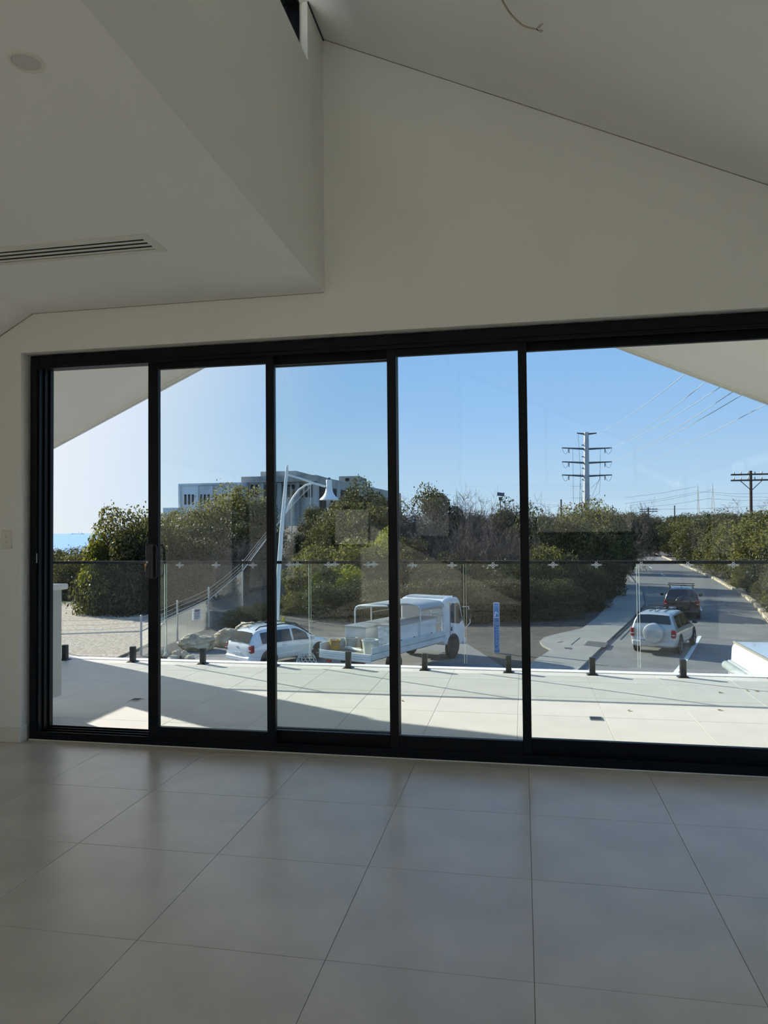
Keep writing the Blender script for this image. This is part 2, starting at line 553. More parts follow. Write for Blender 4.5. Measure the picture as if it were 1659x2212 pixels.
for i, (a, bb, z0, z1) in enumerate(BW):
    e = empty('window_%d' % (3 + i), (0, YB - .14, 0))
    tag(e, ['square black framed window at the left of the back wall', 'small black framed window in the middle of the back wall', 'wide black framed window at the right of the back wall'][i], 'window', kind='structure')
    f = MB(); bars(f, a, bb, z0, z1, 0, .05); f.build('frame', black_al, e)
    MB().box(a + .05, bb - .05, .02, .026, z0 + .05, z1 - .05).build('pane', pane_mat, e)
e = empty('window_6', (0, YB - .14, 0))
tag(e, 'tall glazed gable above the back wall under the raked ceiling', 'window', kind='structure')
f = MB()
f.prism([(XB, 2.05), (1.95, 2.05), (1.95, 2.1), (XB, 2.1)], 0, .06)
f.prism([(XB, zs(XB) - .06), (1.95, zs(1.95) - .06), (1.95, zs(1.95)), (XB, zs(XB))], 0, .06)
for x in (XB, .4, 1.89):
    f.prism([(x, 2.1), (x + .06, 2.1), (x + .06, zs(x + .06) - .05), (x, zs(x) - .05)], 0, .06)
f.build('frame', black_al, e)
for xa, xb_ in ((XB + .06, .4), (.46, 1.89)):
    MB().prism([(xa, 2.1), (xb_, 2.1), (xb_, zs(xb_) - .06), (xa, zs(xa) - .06)], .02, .026).build('pane', pane_mat, e)
for i, (ya, yb, z0, z1) in enumerate(RW):
    e = empty('window_%d' % (7 + i), (XR + .05, 0, 0))
    tag(e, ['black framed window in the right wall behind the viewer', 'floor to ceiling black framed window in the right wall near the doors'][i], 'window', kind='structure')
    f = MB()
    f.box(0, .05, ya, ya + .05, z0, z1); f.box(0, .05, yb - .05, yb, z0, z1); f.box(0, .05, ya + .05, yb - .05, z0, z0 + .05); f.box(0, .05, ya + .05, yb - .05, z1 - .05, z1)
    f.box(0, .05, (ya + yb) / 2 - .025, (ya + yb) / 2 + .025, z0 + .05, z1 - .05)
    f.build('frame', black_al, e)
    for q0, q1 in ((ya + .05, (ya + yb) / 2 - .025), ((ya + yb) / 2 + .025, yb - .05)):
        MB().box(.02, .026, q0, q1, z0 + .05, z1 - .05).build('pane', pane_mat, e)

# baseboard on the left pier, wrapping into the reveal
bb_ = MB()
bb_.prism([(XL, 4.026), (-3.093, 4.026), (-3.093, 4.098), (-3.106, 4.098), (-3.106, 4.041), (XL, 4.041)], 0.0, 0.092, 'z')
tag(bb_.build('baseboard_left', trimwhite, bevel=.003), 'white painted baseboard on the pier left of the sliding doors', 'baseboard', kind='structure')

# ---- outer door frame
FXL, FXR, FZT = -3.082, 2.24, 2.437
fr = empty('window_1', (0, YF, 0))
tag(fr, 'wide black aluminium outer frame of the sliding glass doors', 'window frame', kind='structure')
MB().cbox(FXL, FXL + .045, 0, .175, 0, FZT, .003).build('jamb', black_al, fr)
for k in range(3):
    MB().cbox(FXL + .045, FXL + .057, .012 + k * .055, .022 + k * .055, .05, FZT - .07, .002).build('track_fin', black_al, fr)
MB().cbox(FXR - .045, FXR, 0, .175, 0, FZT, .003).build('jamb', black_al, fr)
MB().cbox(FXL + .045, FXR - .045, 0, .175, FZT - .062, FZT, .003).build('head', black_al, fr)
MB().cbox(FXL + .045, FXR - .045, -.004, .006, FZT - .085, FZT - .062, .002).build('head_lip', black_al, fr)
MB().cbox(FXL + .045, FXR - .045, 0, .175, 0.0, .035, .003).build('sill', black_al, fr)
for k in range(4):
    MB().box(FXL + .045, FXR - .045, .006 + k * .05, .012 + k * .05, .035, .052).build('sill_track', black_al, fr)
sp = MB().box(FXL + .046, FXL + .0485, .001, .011, 1.115, 1.175).build('strike_plate', steel, fr)
for z in (1.125, 1.139, 1.153, 1.166):
    MB().lathe([(.0018, 0), (.0018, .0009)], 8, (FXL + .0485, .006, z), 'x').build('screw', black_pl, sp)
# fine white bead of sealant where the frame meets the floor
tag(MB().cbox(FXL, FXR, YF - .006, YF, .0, .006, .002).build('trim_2', trimwhite), 'thin white sealant line along the door sill', 'trim', kind='structure')

# ---- sliding panels
def star_mesh():
    m = MB(); q = .024
    n = 14
    m.add([(-.0062 * math.cos(2 * math.pi * k / n), 0, .0045 * math.sin(2 * math.pi * k / n)) for k in range(n)], [tuple(range(n))])
    for sx in (-1, 1):
        for sz in (-1, 1):
            pts = []
            # arc curving from the horizontal tip to the vertical tip, bulging towards the middle
            for k in range(17):
                t = k / 16
                a = R(-38 + 166 * t)
                pts.append((sx * (.0195 - .0165 * math.sin(a)), sz * (.0125 - .0105 * math.cos(a)), a, t))
            P = []
            for (x, z, a, t) in pts:
                wd_ = .0019 * (0.40 + .60 * math.sin(math.pi * t))
                dx, dz = sx * math.sin(a), sz * math.cos(a)
                P.append([(x - dx * wd_, 0, z - dz * wd_), (x + dx * wd_, 0, z + dz * wd_)])
            m.grid(P)
    return m.mesh('safety_decal', white_print)
STAR = star_mesh()
def panel(n, x0, x1, yk, lw, rw, label, stars=(), zb=.112, zt=2.312, handle=False):
    """x0..x1 outer edges as measured on the frame face"""
    y = YF + yk
    s = y / YF
    x0 *= s; x1 *= s; lw *= s; rw *= s
    e = empty('door_%d' % n, ((x0 + x1) / 2, y, 0.0))
    tag(e, label, 'sliding door', kind='structure')
    hw = (x1 - x0) / 2; d = .036
    MB().cbox(-hw, -hw + lw, 0, d, .04, 2.39, .002).build('stile', black_al, e)
    MB().cbox(hw - rw, hw, 0, d, .04, 2.39, .002).build('stile', black_al, e)
    MB().cbox(-hw + lw, hw - rw, .002, d - .002, .04, zb, .002).build('rail', black_al, e)
    MB().cbox(-hw + lw, hw - rw, .002, d - .002, zt, 2.39, .002).build('rail', black_al, e)
    p = MB().box(-hw + lw, hw - rw, .015, .021, zb, zt).build('pane', pane_mat, e)
    for sx in stars:
        place('safety_decal', STAR, p, (sx * s - (x0 + x1) / 2, .0135, 1.1))
    if handle:
        hb = MB().cbox(-hw - .006, -hw + .047, -.02, 0.0, 1.018, 1.232, .004).build('handle_plate', black_pl, e)
        MB().cbox(-hw + .012, -hw + .024, -.024, -.02, 1.03, 1.22, .002).build('grip_recess', M('handle_face', (.025, .028, .032), .3), hb)
        g = MB()
        pts = [(-hw + .044, -.008, 1.226), (-hw + .06, -.024, 1.222), (-hw + .072, -.034, 1.205), (-hw + .074, -.036, 1.17), (-hw + .074, -.036, 1.07), (-hw + .072, -.034, 1.04), (-hw + .06, -.024, 1.027), (-hw + .044, -.008, 1.022)]
        g.tube(pts, .0075, 8)
        g.build('pull_handle', black_pl, e, smooth=50)
        MB().lathe([(.006, -.024), (.006, -.02), (.0075, -.02)], 12, (-hw + .006, 0, 1.12), 'y').build('lock_cylinder', steel, hb, smooth=40)
        k = MB()
        k.lathe([(.009, -.028), (.009, -.026)], 12, (-hw - .002, 0, 1.103), 'y')
        k.box(-hw - .007, -hw - .0035, -.028, -.026, 1.062, 1.097)
        k.build('key', brass, hb)
    return e
panel(1, -2.264, -1.449, .012, .066, .050, 'black framed sliding glass door with a pull handle and key, leftmost', (-2.061, -1.824, -1.591), handle=True)
panel(2, -1.500, -.709, .062, .050, .052, 'black framed sliding glass door, second from left, inner of two overlapping panels', (-1.36, -1.122, -.884))
panel(3, -1.478, -.700, .112, .030, .045, 'black framed sliding glass door stacked behind the second door panel', (-1.312, -1.083, -.85))
panel(4, -.761, .034, .012, .052, .048, 'black framed sliding glass door between the stacked panels and the widest pane', (-.624, -.396, -.166), zb=.125)
panel(5, -.014, 2.16, .062, .048, .05, 'widest black framed glass door at the right of the picture', (.163, .394, .628, .866, 1.093, 1.325, 1.56, 1.79, 2.0), zb=.128)

# ---- switch, downlight, slot diffuser, loose cable
sw = empty('light_switch', (-3.196, YI, 1.265))
tag(sw, 'white two-gang rocker light switch on the pier beside the doors', 'light switch')
MB().cbox(-.036, .036, -.009, 0, -.059, .059, .004).build('cover_plate', trimwhite, sw)
for dz in (.0155, -.0155):
    MB().prism([(-.0112, dz - .007), (-.009, dz - .007), (-.0145, dz + .007), (-.0112, dz + .007)], -.0045, .0045, 'x').build('rocker', trimwhite, sw)
sw.location.x = -3.196 - .002
dl = empty('downlight', (-1.418, 1.863, ZC))
tag(dl, 'round white recessed downlight in the flat ceiling', 'ceiling light')
MB().lathe([(.0395, .0), (.041, -.003), (.0475, -.004), (.0525, -.0015), (.0525, 0)], 40).build('trim_ring', trimwhite, dl, smooth=40)
MB().lathe([(.001, -.0015), (.0392, -.0015), (.0394, -.0005), (.0394, 0)], 32).build('lens', M('frosted_lens', srgb(214, 209, 206), .7), dl)
vt = empty('slot_diffuser', (-1.70, 3.165, ZC))
tag(vt, 'long white linear slot air diffuser in the flat ceiling', 'air vent')
L = 1.5
MB().cbox(-L, 0, -.102, -.055, -.004, 0, .001).build('flange', trimwhite, vt)
MB().cbox(-L, 0, .072, .102, -.004, 0, .001).build('flange', trimwhite, vt)
MB().cbox(-.045, 0, -.055, .072, -.004, 0, .001).build('end_cap', trimwhite, vt)
MB().cbox(-L, -L + .045, -.055, .072, -.004, 0, .001).build('end_cap', trimwhite, vt)
for y0 in (-.036, .0045, .045):
    MB().cbox(-L + .045, -.045, y0 + .0, y0 + .020, -.003, -.0006, .0008).build('slat', trimwhite, vt)
MB().box(-L + .045, -.045, -.055, .072, -.0006, 0.0).build('dark_throat', M('vent_black', (.004, .004, .005), .8), vt)  # black sheet stands in for the unlit depth of the slots

def on_rake(px, py):
    d = _F + _R * ((px - 829.5) / FPX) - _U * ((py - 1106.0) / FPX)
    # z = ZT - SL (x - XB)
    t = (ZT + SL * XB - CAM.z) / (d.z + SL * d.x)
    return CAM + d * t
nrm = Vector((-SL, 0, -1)).normalized()
cpts = [(1062, -70), (1085, -28), (1104, 0), (1122, 14), (1142, 24), (1160, 30), (1172, 32)]
P = [on_rake(*q) + nrm * (.004 if i < 1 else .02 + .012 * min(i, 4)) for i, q in enumerate(cpts)]
_Q = [P[0]] + P + [P[-1]]
P = [(_Q[i] * (-t ** 3 + 2 * t * t - t) + _Q[i + 1] * (3 * t ** 3 - 5 * t * t + 2) + _Q[i + 2] * (-3 * t ** 3 + 4 * t * t + t) + _Q[i + 3] * (t ** 3 - t * t)) * .5
     for i in range(len(_Q) - 3) for t in (0, .25, .5, .75)] + [P[-1]]
org = on_rake(1085, -28)
cb = empty('hanging_cable', org)
tag(cb, 'loose flat electrical cable poking out of the raked ceiling', 'cable')
cab = MB().tube([p - org for p in P], .0035, 8)
cab.build('sheath', M('cable_sheath', srgb(190, 170, 150), .5), cb, smooth=50)
MB().tube([p - org + Vector((.003, .002, .0035)) for p in P], .0015, 6).build('brown_core', M('cable_core', srgb(110, 80, 62), .5), cb, smooth=50)
e0 = P[-1] - org
clear = M('clear_connector', srgb(185, 182, 175), .15)
MB().tube([e0, e0 + Vector((.012, .004, .012)), e0 + Vector((.03, 0, .022))], [.002, .006, .003], 8).build('connector', clear, cb, smooth=60)
MB().tube([e0, e0 + Vector((.010, .0, -.008))], .0022, 8).build('black_wire', black_pl, cb, smooth=60)
MB().tube([e0 + Vector((.010, .0, -.008)), e0 + Vector((.02, 0, -.012)), e0 + Vector((.03, 0, -.011))], [.003, .006, .002], 8).build('connector', clear, cb, smooth=60)

# ================================================================== BALCONY
DX0, DX1, DY1 = -5.12, 3.2, 6.78
dk = MB().box(DX0, DX1, YO - .02, DY1 + .12, -.35, -.004).build('floor_balcony', grout)
tag(dk, 'pale porcelain tiled balcony deck outside the doors', 'balcony floor', kind='structure')
tiles(dk, DX0, DX1, YO, DY1, -3.0, 5.21, .59, .583, 0.0, deck_tile, gap=.0022)
cp = MB().cbox(DX0, DX1, DY1 + .003, DY1 + .12, -.02, .006, .004).build('trim_3', white_cap)
tag(cp, 'white capping strip along the outer edge of the balcony', 'trim', kind='structure')
# balustrade
bal = empty('glass_balustrade', (0, 6.70, 0))
tag(bal, 'frameless glass balcony balustrade with slim black rail and black spigots', 'balustrade')
MB().cbox(DX0 + .05, DX1 - .03, -.014, .014, .988, 1.016, .003).build('top_rail', M('black_satin', (.006, .007, .009), .25, spec=.4), bal)
js = [-5.0, -3.509, -2.013, -.53, .992, 2.49, 3.1]
edge = M('glass_edge', srgb(206, 218, 212), .25)
for a, b_ in zip(js[:-1], js[1:]):
    g = MB().box(a + .012, b_ - .012, -.006, .006, .075, .99).build('glass_panel', bal_glass, bal)
    for xx in (a + .009, b_ - .012):
        MB().box(xx, xx + .003, -.006, .006, .075, .99).build('polished_edge', edge, g)
spx = [-4.637, -3.878, -3.123, -2.385, -1.644, -.912, -.142, .594, 1.358, 2.1, 2.8]
smesh = MB().cbox(-.025, .025, -.025, .025, .0, .155, .004).mesh('spigot', M('spigot_black', (.012, .012, .013), .42))
bmesh_ = MB()
bmesh_.add([(-.05, -.05, 0), (.05, -.05, 0), (.05, .05, 0), (-.05, .05, 0), (-.03, -.03, .014), (.03, -.03, .014), (.03, .03, .014), (-.03, .03, .014)],
           [(4, 5, 6, 7), (0, 1, 5, 4), (1, 2, 6, 5), (2, 3, 7, 6), (3, 0, 4, 7), (3, 2, 1, 0)])
bm_ = bmesh_.mesh('base_cover', MATS['spigot_black'])
for x in spx:
    s = place('spigot', smesh, bal, (x, .02, 0))
    place('base_cover', bm_, s)
# drains
for (x, y, ang, lab) in ((0.477, 5.168, 0.0, 'rectangular black floor drain in the sunlit balcony tiles at right'), (-2.974, 5.205, 0.0, 'rectangular black floor drain in the shaded balcony tiles at left')):
    dr = empty('floor_drain', (x, y, 0))
    tag(dr, lab, 'floor drain', 'balcony floor drains')
    MB().box(-.04, .04, -.045, .045, .0005, .0025).build('recess', M('drain_dark', (.02, .02, .018), .7), dr)  # dark plate coloured as the shade inside the open drain
    rim = MB()
    rim.box(-.043, -.037, -.048, .048, .0005, .004); rim.box(.037, .043, -.048, .048, .0005, .004)
    rim.box(-.037, .037, -.048, -.042, .0005, .004); rim.box(-.037, .037, .042, .048, .0005, .004)
    rim.build('rim', steel, dr)
    for k in range(4):
        MB().box(-.028 + k * .017, -.022 + k * .017, -.042, .042, .0025, .0035).build('bar', MATS['spigot_black'], dr)
# built-in bench cabinet at the left
bc = empty('outdoor_cabinet', (-3.25, 4.34, 0))
tag(bc, 'grey outdoor cabinet with a white bench top on the balcony at far left', 'cabinet')
MB().cbox(-.62, 0, 0.02, .33, .145, .90, .003).build('body', grey_cab, bc)
MB().box(-.62, -.05, .02, .30, 0, .145).build('plinth', grey_cab, bc)
MB().cbox(-.64, .035, 0.0, .36, .90, .94, .008).build('bench_top', white_cap, bc)
# side parapet and corner pier that throw the shade on the deck
sw_ = MB()
sw_.box(-5.30, -5.12, YO, 6.24, -.3, 1.12)
tag(sw_.build('wall_parapet', render_wall), 'low rendered parapet wall at the left end of the balcony', 'wall', kind='structure')
tag(MB().box(-5.30, -5.14, 6.24, 7.12, -3.7, 2.1).build('wall_pier', render_wall), 'rendered corner pier at the left end of the balcony', 'wall', kind='structure')
# gable overhang
YG = 7.1
ax, az, gs = -1.22, 3.983, 0.4525
gl_ = lambda x: az - gs * abs(x - ax)
for nm, xa, xb_ in (('roof_left', -5.72, ax), ('roof_right', ax, 3.1)):
    za, zb_ = gl_(xa), gl_(xb_)
    rf = MB().prism([(xa, za), (xb_, zb_), (xb_, zb_ + .16), (xa, za + .16)], YO, YG)
    o = rf.build('soffit', soffitm)
    tag(o, 'cream gable soffit sloping down to the %s above the balcony' % nm[5:], 'soffit', kind='structure')
    MB().prism([(xa, za - .012), (xb_, zb_ - .012), (xb_, zb_ + .20), (xa, za + .20)], YG, YG + .03).build('fascia', white_cap, o)
    MB().prism([(xa, za - .012), (xb_, zb_ - .012), (xb_, zb_), (xa, za)], YG - .07, YG - .055).build('bead', soffitm, o)
# upper gable cladding between soffit and wall head, and the house walls below the deck
tag(MB().prism([(DX0, -.35), (DX1, -.35), (DX1, -3.9), (DX0, -3.9)], YO, DY1 - .3).build('wall_lower', render_wall), 'rendered lower storey wall beneath the balcony', 'wall', kind='structure')
# dry leaves on the deck
dryleaf = M('dry_leaf', srgb(176, 150, 100), .8)
lm = MB().add([(-.02, 0, .002), (-.006, -.009, .006), (.012, -.007, .004), (.022, 0, .009), (.010, .008, .003), (-.008, .009, .008), (0, 0, .001)], [(0, 1, 6), (1, 2, 6), (2, 3, 6), (3, 4, 6), (4, 5, 6), (5, 0, 6)]).mesh('dry_leaf', dryleaf)
LF = [((1556, 1535), 'fallen dry leaf on the sunlit tiles right of the drain'), ((1614, 1493), 'dry leaf on the deck tiles nearest the right edge of the picture'), ((1635, 1494), 'pale curled leaf on the deck at the far right edge'),
      ((1359, 1536), 'tiny dry leaf on the tiles just right of the drain'), ((868, 1514), 'single dry leaf on the deck beside the third door stile'), ((1557, 1497), 'small leaf under the balustrade shadow near the right spigot')]
for i, ((px, py), lab) in enumerate(LF):
    q = atz(px, py, 0)
    o = place('dry_leaf', lm, None, (q.x, q.y, .0005), i * 1.3)
    tag(o, lab, 'leaf', 'dry leaves on the balcony')

# pale wall added behind the house to bounce sun into the back windows
nb = MB().box(-16, 14, -19, -16, -3.8, 2.6)
tag(nb.build('wall_neighbour', M('neighbour_render', srgb(232, 226, 210), .9)), 'sunlit rendered side wall of the house behind', 'wall', kind='structure')
# ================================================================== GROUND, ROAD, HILL, SEA
G = -3.75
asphalt = M('asphalt', srgb(116, 116, 113), 0.85, var=0.16, vs=0.9, bump=0.25, bs=40, detail=8)
concrete = M('path_concrete', srgb(140, 138, 132), 0.85, var=0.08, vs=1.2, bump=0.1, bs=30)  # concrete toned down in place of missing tree shade
mulch = M('mulch', srgb(76, 70, 62), 0.95, var=0.35, vs=2.5, bump=0.6, bs=14, detail=8)
gravel = M('pale_gravel', srgb(128, 116, 98), 0.95, col2=srgb(206, 192, 168), vs=7, bump=0.8, bs=12, detail=8)
earth = M('sandy_earth', srgb(62, 58, 52), 0.95, col2=srgb(100, 95, 88), vs=0.5, bump=0.5, bs=3, detail=10)
sst = lambda a, b, v: (lambda t: t * t * (3 - 2 * t))(min(1, max(0, (v - a) / (b - a))))
def height(x, y):
    if y < 5:
        return G - .02
    y0 = 34 + 9 * sst(-13, -3, x)
    hill = 5.6 * sst(y0, y0 + 54, y) * sst(3.5, -9, x)
    r = x / max(y, 1)
    lm_ = sst(-.56, -.46, r)
    z = G - .02 + hill * lm_ * 1.0
    z += -9.0 * sst(46, 130, y) * (1 - sst(-.60, -.48, r))
    if y > 36 and hill > .2:
        z += .25 * math.sin(x * 1.3 + y * .7) * min(1, hill) * lm_
    return z
xsg = sorted(set([-640, -560, -500] + list(range(-460, -130, 15)) + list(range(-130, -40, 6)) + list(range(-40, 41, 1)) + list(range(46, 130, 7)) + [150, 200, 260, 330, 420]))
ysg = sorted(set([-120, -70, -40, -20, -8, 2] + list(range(8, 76, 1)) + list(range(76, 140, 4)) + list(range(150, 560, 15)) + [600, 660, 720, 800]))
gm_ = MB().grid([[(x, y, height(x, y)) for x in xsg] for y in ysg])
tag(gm_.build('ground', earth, smooth=60), 'sandy ground and scrubby hillside beyond the house', 'ground', kind='structure')
sea = MB().box(-30000, 30000, 95, 40000, -40, -11.2).build('sea', M('sea_water', srgb(120, 165, 205), .8, spec=.1))
tag(sea, 'blue sea on the horizon at the far left', 'sea', kind='structure')

def slab(name, pxs, z0, z1, mat, label, cat, world=False):
    P = [(q[0], q[1]) if world else (lambda a: (a.x, a.y))(atz(q[0], q[1], G)) for q in pxs]
    A = sum(P[i][0] * P[(i + 1) % len(P)][1] - P[(i + 1) % len(P)][0] * P[i][1] for i in range(len(P)))
    if A < 0:
        P = P[::-1]
    o = MB().prism(P, z1, z0, 'z').build(name, mat)
    tag(o, label, cat, kind='structure')
    return o
REDGE = [(1393, 1187.5), (1400, 1190), (1455, 1213), (1515, 1238), (1545, 1252), (1600, 1283), (1625, 1300), (1659, 1337), (1720, 1410), (1800, 1530)]
LEDGE = [(1240, 1465), (1262, 1443), (1289, 1416), (1316, 1389), (1366, 1342), (1395, 1308), (1390, 1281), (1358, 1240), (1343, 1207), (1346, 1192), (1353, 1187.5)]
road = slab('road', REDGE + [(1500, 1700), (1100, 1700), (1180, 1530)] + LEDGE, G, G + .02, asphalt, 'grey asphalt road running away to the right between the bushes', 'road')
slab('side_street', [(-14.0, 8), (6, 8), (6.5, 24), (3, 30.5), (-1.0, 33.5), (-14.0, 33.5)], G - .01, G + .015, asphalt, 'dark asphalt parking bay under the truck and the white wagon', 'road', True)
slab('verge', [(1120, 1462), (1160, 1429), (1191, 1409), (1166, 1391), (1201, 1375), (1258, 1362), (1300, 1325), (1250, 1300), (1000, 1315), (760, 1322), (760, 1350), (1010, 1392)], G, G + .03, mulch, 'dark mulch verge behind the truck and the blue sign', 'verge')
PATH = [(1120, 1462), (1160, 1429), (1191, 1409), (1172, 1399), (1166, 1391), (1176, 1382), (1201, 1375), (1258, 1362), (1289, 1338), (1332, 1291), (1331, 1247), (1336, 1220), (1342, 1207), (1356, 1240), (1388, 1281), (1393, 1308), (1364, 1342), (1314, 1389), (1287, 1416), (1260, 1443), (1240, 1462)]
path = slab('footpath', PATH, G, G + .12, concrete, 'pale concrete footpath with a flared kerb ramp beside the road', 'footpath')
for q, nm in (([(1262, 1394), (1270, 1385), (1314, 1389), (1307, 1399)], 'manhole_cover'), ([(1219, 1398.5), (1220, 1401.5), (1236, 1403), (1235, 1400)], 'valve_cover')):
    P = [(lambda a: (a.x, a.y))(atz(*p_, G + .12)) for p_ in q]
    MB().prism(P[::-1], G + .135, G + .115, 'z').build(nm, M('iron_cover', srgb(84, 84, 80), .6), path)
jt = [((1234, 1393), (1252, 1378)), ((1330, 1377), (1366, 1342)), ((1205, 1388), (1217, 1386))]
for a, b_ in jt:
    p0, p1 = atz(*a, G + .12), atz(*b_, G + .12)
    MB().tube([p0, p1], .02, 4).build('joint', M('joint_dark', srgb(90, 88, 84), .9), path)
slab('gravel_lot', [(-60, 22), (-15.4, 22), (-16.6, 30), (-20, 38), (-25, 47), (-60, 52)], G - .01, G + .06, gravel, 'sunlit pale gravel lot behind the wire fence', 'gravel', True)
# lane marks
paint = M('road_paint', srgb(225, 225, 220), .7)
def mark(pts, w):
    P = [atz(*q, G + .02) for q in pts]
    m = MB()
    for a, b_ in zip(P[:-1], P[1:]):
        d = (b_ - a); n = Vector((-d.y, d.x, 0)).normalized() * w / 2
        m.prism([((a - n).x, (a - n).y), ((b_ - n).x, (b_ - n).y), ((b_ + n).x, (b_ + n).y), ((a + n).x, (a + n).y)], G + .028, G + .018, 'z')
    m.build('lane_marking', paint, road)
mark([(1512, 1374), (1498, 1399), (1480, 1427), (1455, 1459), (1420, 1500)], .16)
for a, b_ in (((1509, 1307), (1515, 1319)), ((1428, 1239), (1437, 1244)), ((1403, 1225), (1408, 1228)), ((1384, 1211), (1388, 1214))):
    mark([a, b_], .14)
# kerb stones on the right
kerb = tag(MB().box(-.01, .01, -.01, .01, G - .1, G - .08).build('kerb', concrete), 'pale limestone kerb along the right side of the road', 'kerb', kind='structure')
KP = [atz(*q, G) for q in REDGE[1:]]
km = MB().cbox(-.48, .48, -.17, .17, -.05, .17, .035).mesh('kerb_stone', M('kerb_stone', srgb(180, 166, 142), .9, var=.15, vs=2, orand=.12, bump=.3, bs=12))
def along(P, step):
    out = []; carry = 0
    for a, b_ in zip(P[:-1], P[1:]):
        d = b_ - a; L_ = d.length; t = carry
        while t < L_:
            out.append((a + d * (t / L_), math.atan2(d.y, d.x))); t += step
        carry = t - L_
    return out
rk = random.Random(4)
for p_, an in along(KP[::-1], 1.0)[:150]:
    o = place('kerb_stone', km, kerb, (p_.x + rk.uniform(-.03, .03), p_.y, G + .02 + rk.uniform(-.02, .02)), an + rk.uniform(-.04, .04))
# ================================================================== PLANTS
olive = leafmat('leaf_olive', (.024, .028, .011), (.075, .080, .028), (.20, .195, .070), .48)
dark_green = leafmat('leaf_dark', (.011, .015, .008), (.036, .044, .018), (.12, .125, .045), .42)  # dark green leaves, darkened further for the shade of hill and trees
lime = leafmat('leaf_lime', (.06, .08, .012), (.17, .20, .03), (.48, .46, .07), .55)  # sunlit foliage put into a brighter, yellower leaf colour
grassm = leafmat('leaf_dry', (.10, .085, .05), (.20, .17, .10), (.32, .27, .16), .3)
twigm = M('grey_twigs', srgb(96, 86, 78), .9, island=.35)
barkm = M('bark', srgb(84, 74, 64), .95, var=.3, vs=6)
def foliage_mesh(seed, n, leaf, clumps=34, spread=(.5, .5, 1.0), dome=.62, mat=None):
    """unit shrub: x,y in -.5...5, z in 0..1"""
    g = np.random.default_rng(seed)
    c = []
    while len(c) < clumps:
        p = g.uniform([-.42, -.42, .08], [.42, .42, .9])
        rr = math.hypot(p[0], p[1]) / (.43 * math.sqrt(max(.02, 1 - (max(0, p[2] - .32) / .62) ** 2)))
        if rr < 1:
            c.append(p)
    c = np.array(c); rad = g.uniform(.10, .21, clumps)
    k = g.integers(0, clumps, n)
    d = g.normal(size=(n, 3)); d /= np.linalg.norm(d, axis=1)[:, None]
    r = rad[k] * (1 - .35 * g.random(n) ** 2) * np.where(g.random(n) < .06, 1.35, 1)
    P = c[k] + d * r[:, None] * np.array([1, 1, .85])
    P[:, 2] = np.maximum(P[:, 2], .01)
    nrm_ = d + g.normal(size=(n, 3)) * .8
    nrm_ /= np.linalg.norm(nrm_, axis=1)[:, None]
    t = np.cross(nrm_, g.normal(size=(n, 3))); t /= np.linalg.norm(t, axis=1)[:, None]
    b_ = np.cross(nrm_, t)
    s = leaf * g.uniform(.6, 1.4, n)[:, None]
    V = np.stack([P - t * s, P + b_ * s * .55, P + t * s, P - b_ * s * .55], 1).reshape(-1, 3)
    me = bpy.data.meshes.new('foliage')
    me.vertices.add(4 * n); me.vertices.foreach_set('co', V.astype(np.float32).ravel())
    me.loops.add(4 * n); me.loops.foreach_set('vertex_index', np.arange(4 * n, dtype=np.int32))
    me.polygons.add(n); me.polygons.foreach_set('loop_start', np.arange(0, 4 * n, 4, dtype=np.int32))
    me.update(calc_edges=True)
    if mat: me.materials.append(mat)
    return me
def twig_mesh(seed, n, mat, w=.003):
    """bare shrub of fine branching twigs, unit size"""
    g = random.Random(seed); m = MB()
    def grow(p, d, l, r, depth):
        q = p + d * l
        sd = d.orthogonal().normalized() * r
        s2 = d.cross(sd).normalized() * r
        base = len(m.v)
        for a, rr in ((p, 1.0), (q, .7)):
            for k in range(3):
                an = 2.094 * k
                m.v.append(tuple(a + (sd * math.cos(an) + s2 * math.sin(an)) * rr))
        for k in range(3):
            m.f.append((base + k, base + (k + 1) % 3, base + 3 + (k + 1) % 3, base + 3 + k))
        if depth == 0: return
        for i in range(g.choice((2, 3, 3))):
            nd = (d + Vector((g.gauss(0, .8), g.gauss(0, .8), g.gauss(.02, .6)))).normalized()
            grow(p + d * l * g.uniform(.55, 1), nd, l * g.uniform(.6, .85), max(r * .68, .0011), depth - 1)
    for i in range(n):
        a = g.uniform(0, 6.28)
        d = Vector((math.cos(a) * .8, math.sin(a) * .8, g.uniform(.15, 1.2))).normalized()
        grow(Vector((g.uniform(-.08, .08), g.uniform(-.08, .08), 0)), d, g.uniform(.2, .3), w * 1.6, 6)
    V = np.array(m.v); ex = np.percentile(np.abs(V[:, :2]), 94); V[:, :2] *= .5 / ex; V[:, 2] /= np.percentile(V[:, 2], 97)
    me = bpy.data.meshes.new('twigs'); me.from_pydata(V.tolist(), [], m.f); me.materials.append(mat); me.update()
    return me
def trunk_mesh(seed):
    g = random.Random(seed); m = MB()
    for i in range(5):
        a = g.uniform(0, 6.28); t = g.uniform(.1, .28)
        m.tube([(g.uniform(-.03, .03), g.uniform(-.03, .03), -.03), (t * .4 * math.cos(a), t * .4 * math.sin(a), .25), (t * math.cos(a), t * math.sin(a), .6)], [.018, .013, .006], 5)
    return m.mesh('trunk', barkm)
FM = {'olive': [foliage_mesh(s, 24000, .0145, clumps=60, mat=olive) for s in (1, 2, 3)],
      'dark': [foliage_mesh(s, 24000, .0145, clumps=60, mat=dark_green) for s in (4, 5, 6)],
      'lime': [foliage_mesh(s, 14000, .018, clumps=40, mat=lime) for s in (7, 8)],
      'grass': [foliage_mesh(s, 5000, .022, clumps=20, mat=grassm) for s in (11,)],
      'twig': [twig_mesh(s, 12, twigm, .0034) for s in (21, 22, 23)]}
TM = [trunk_mesh(s) for s in (31, 32)]
pr = random.Random(12)
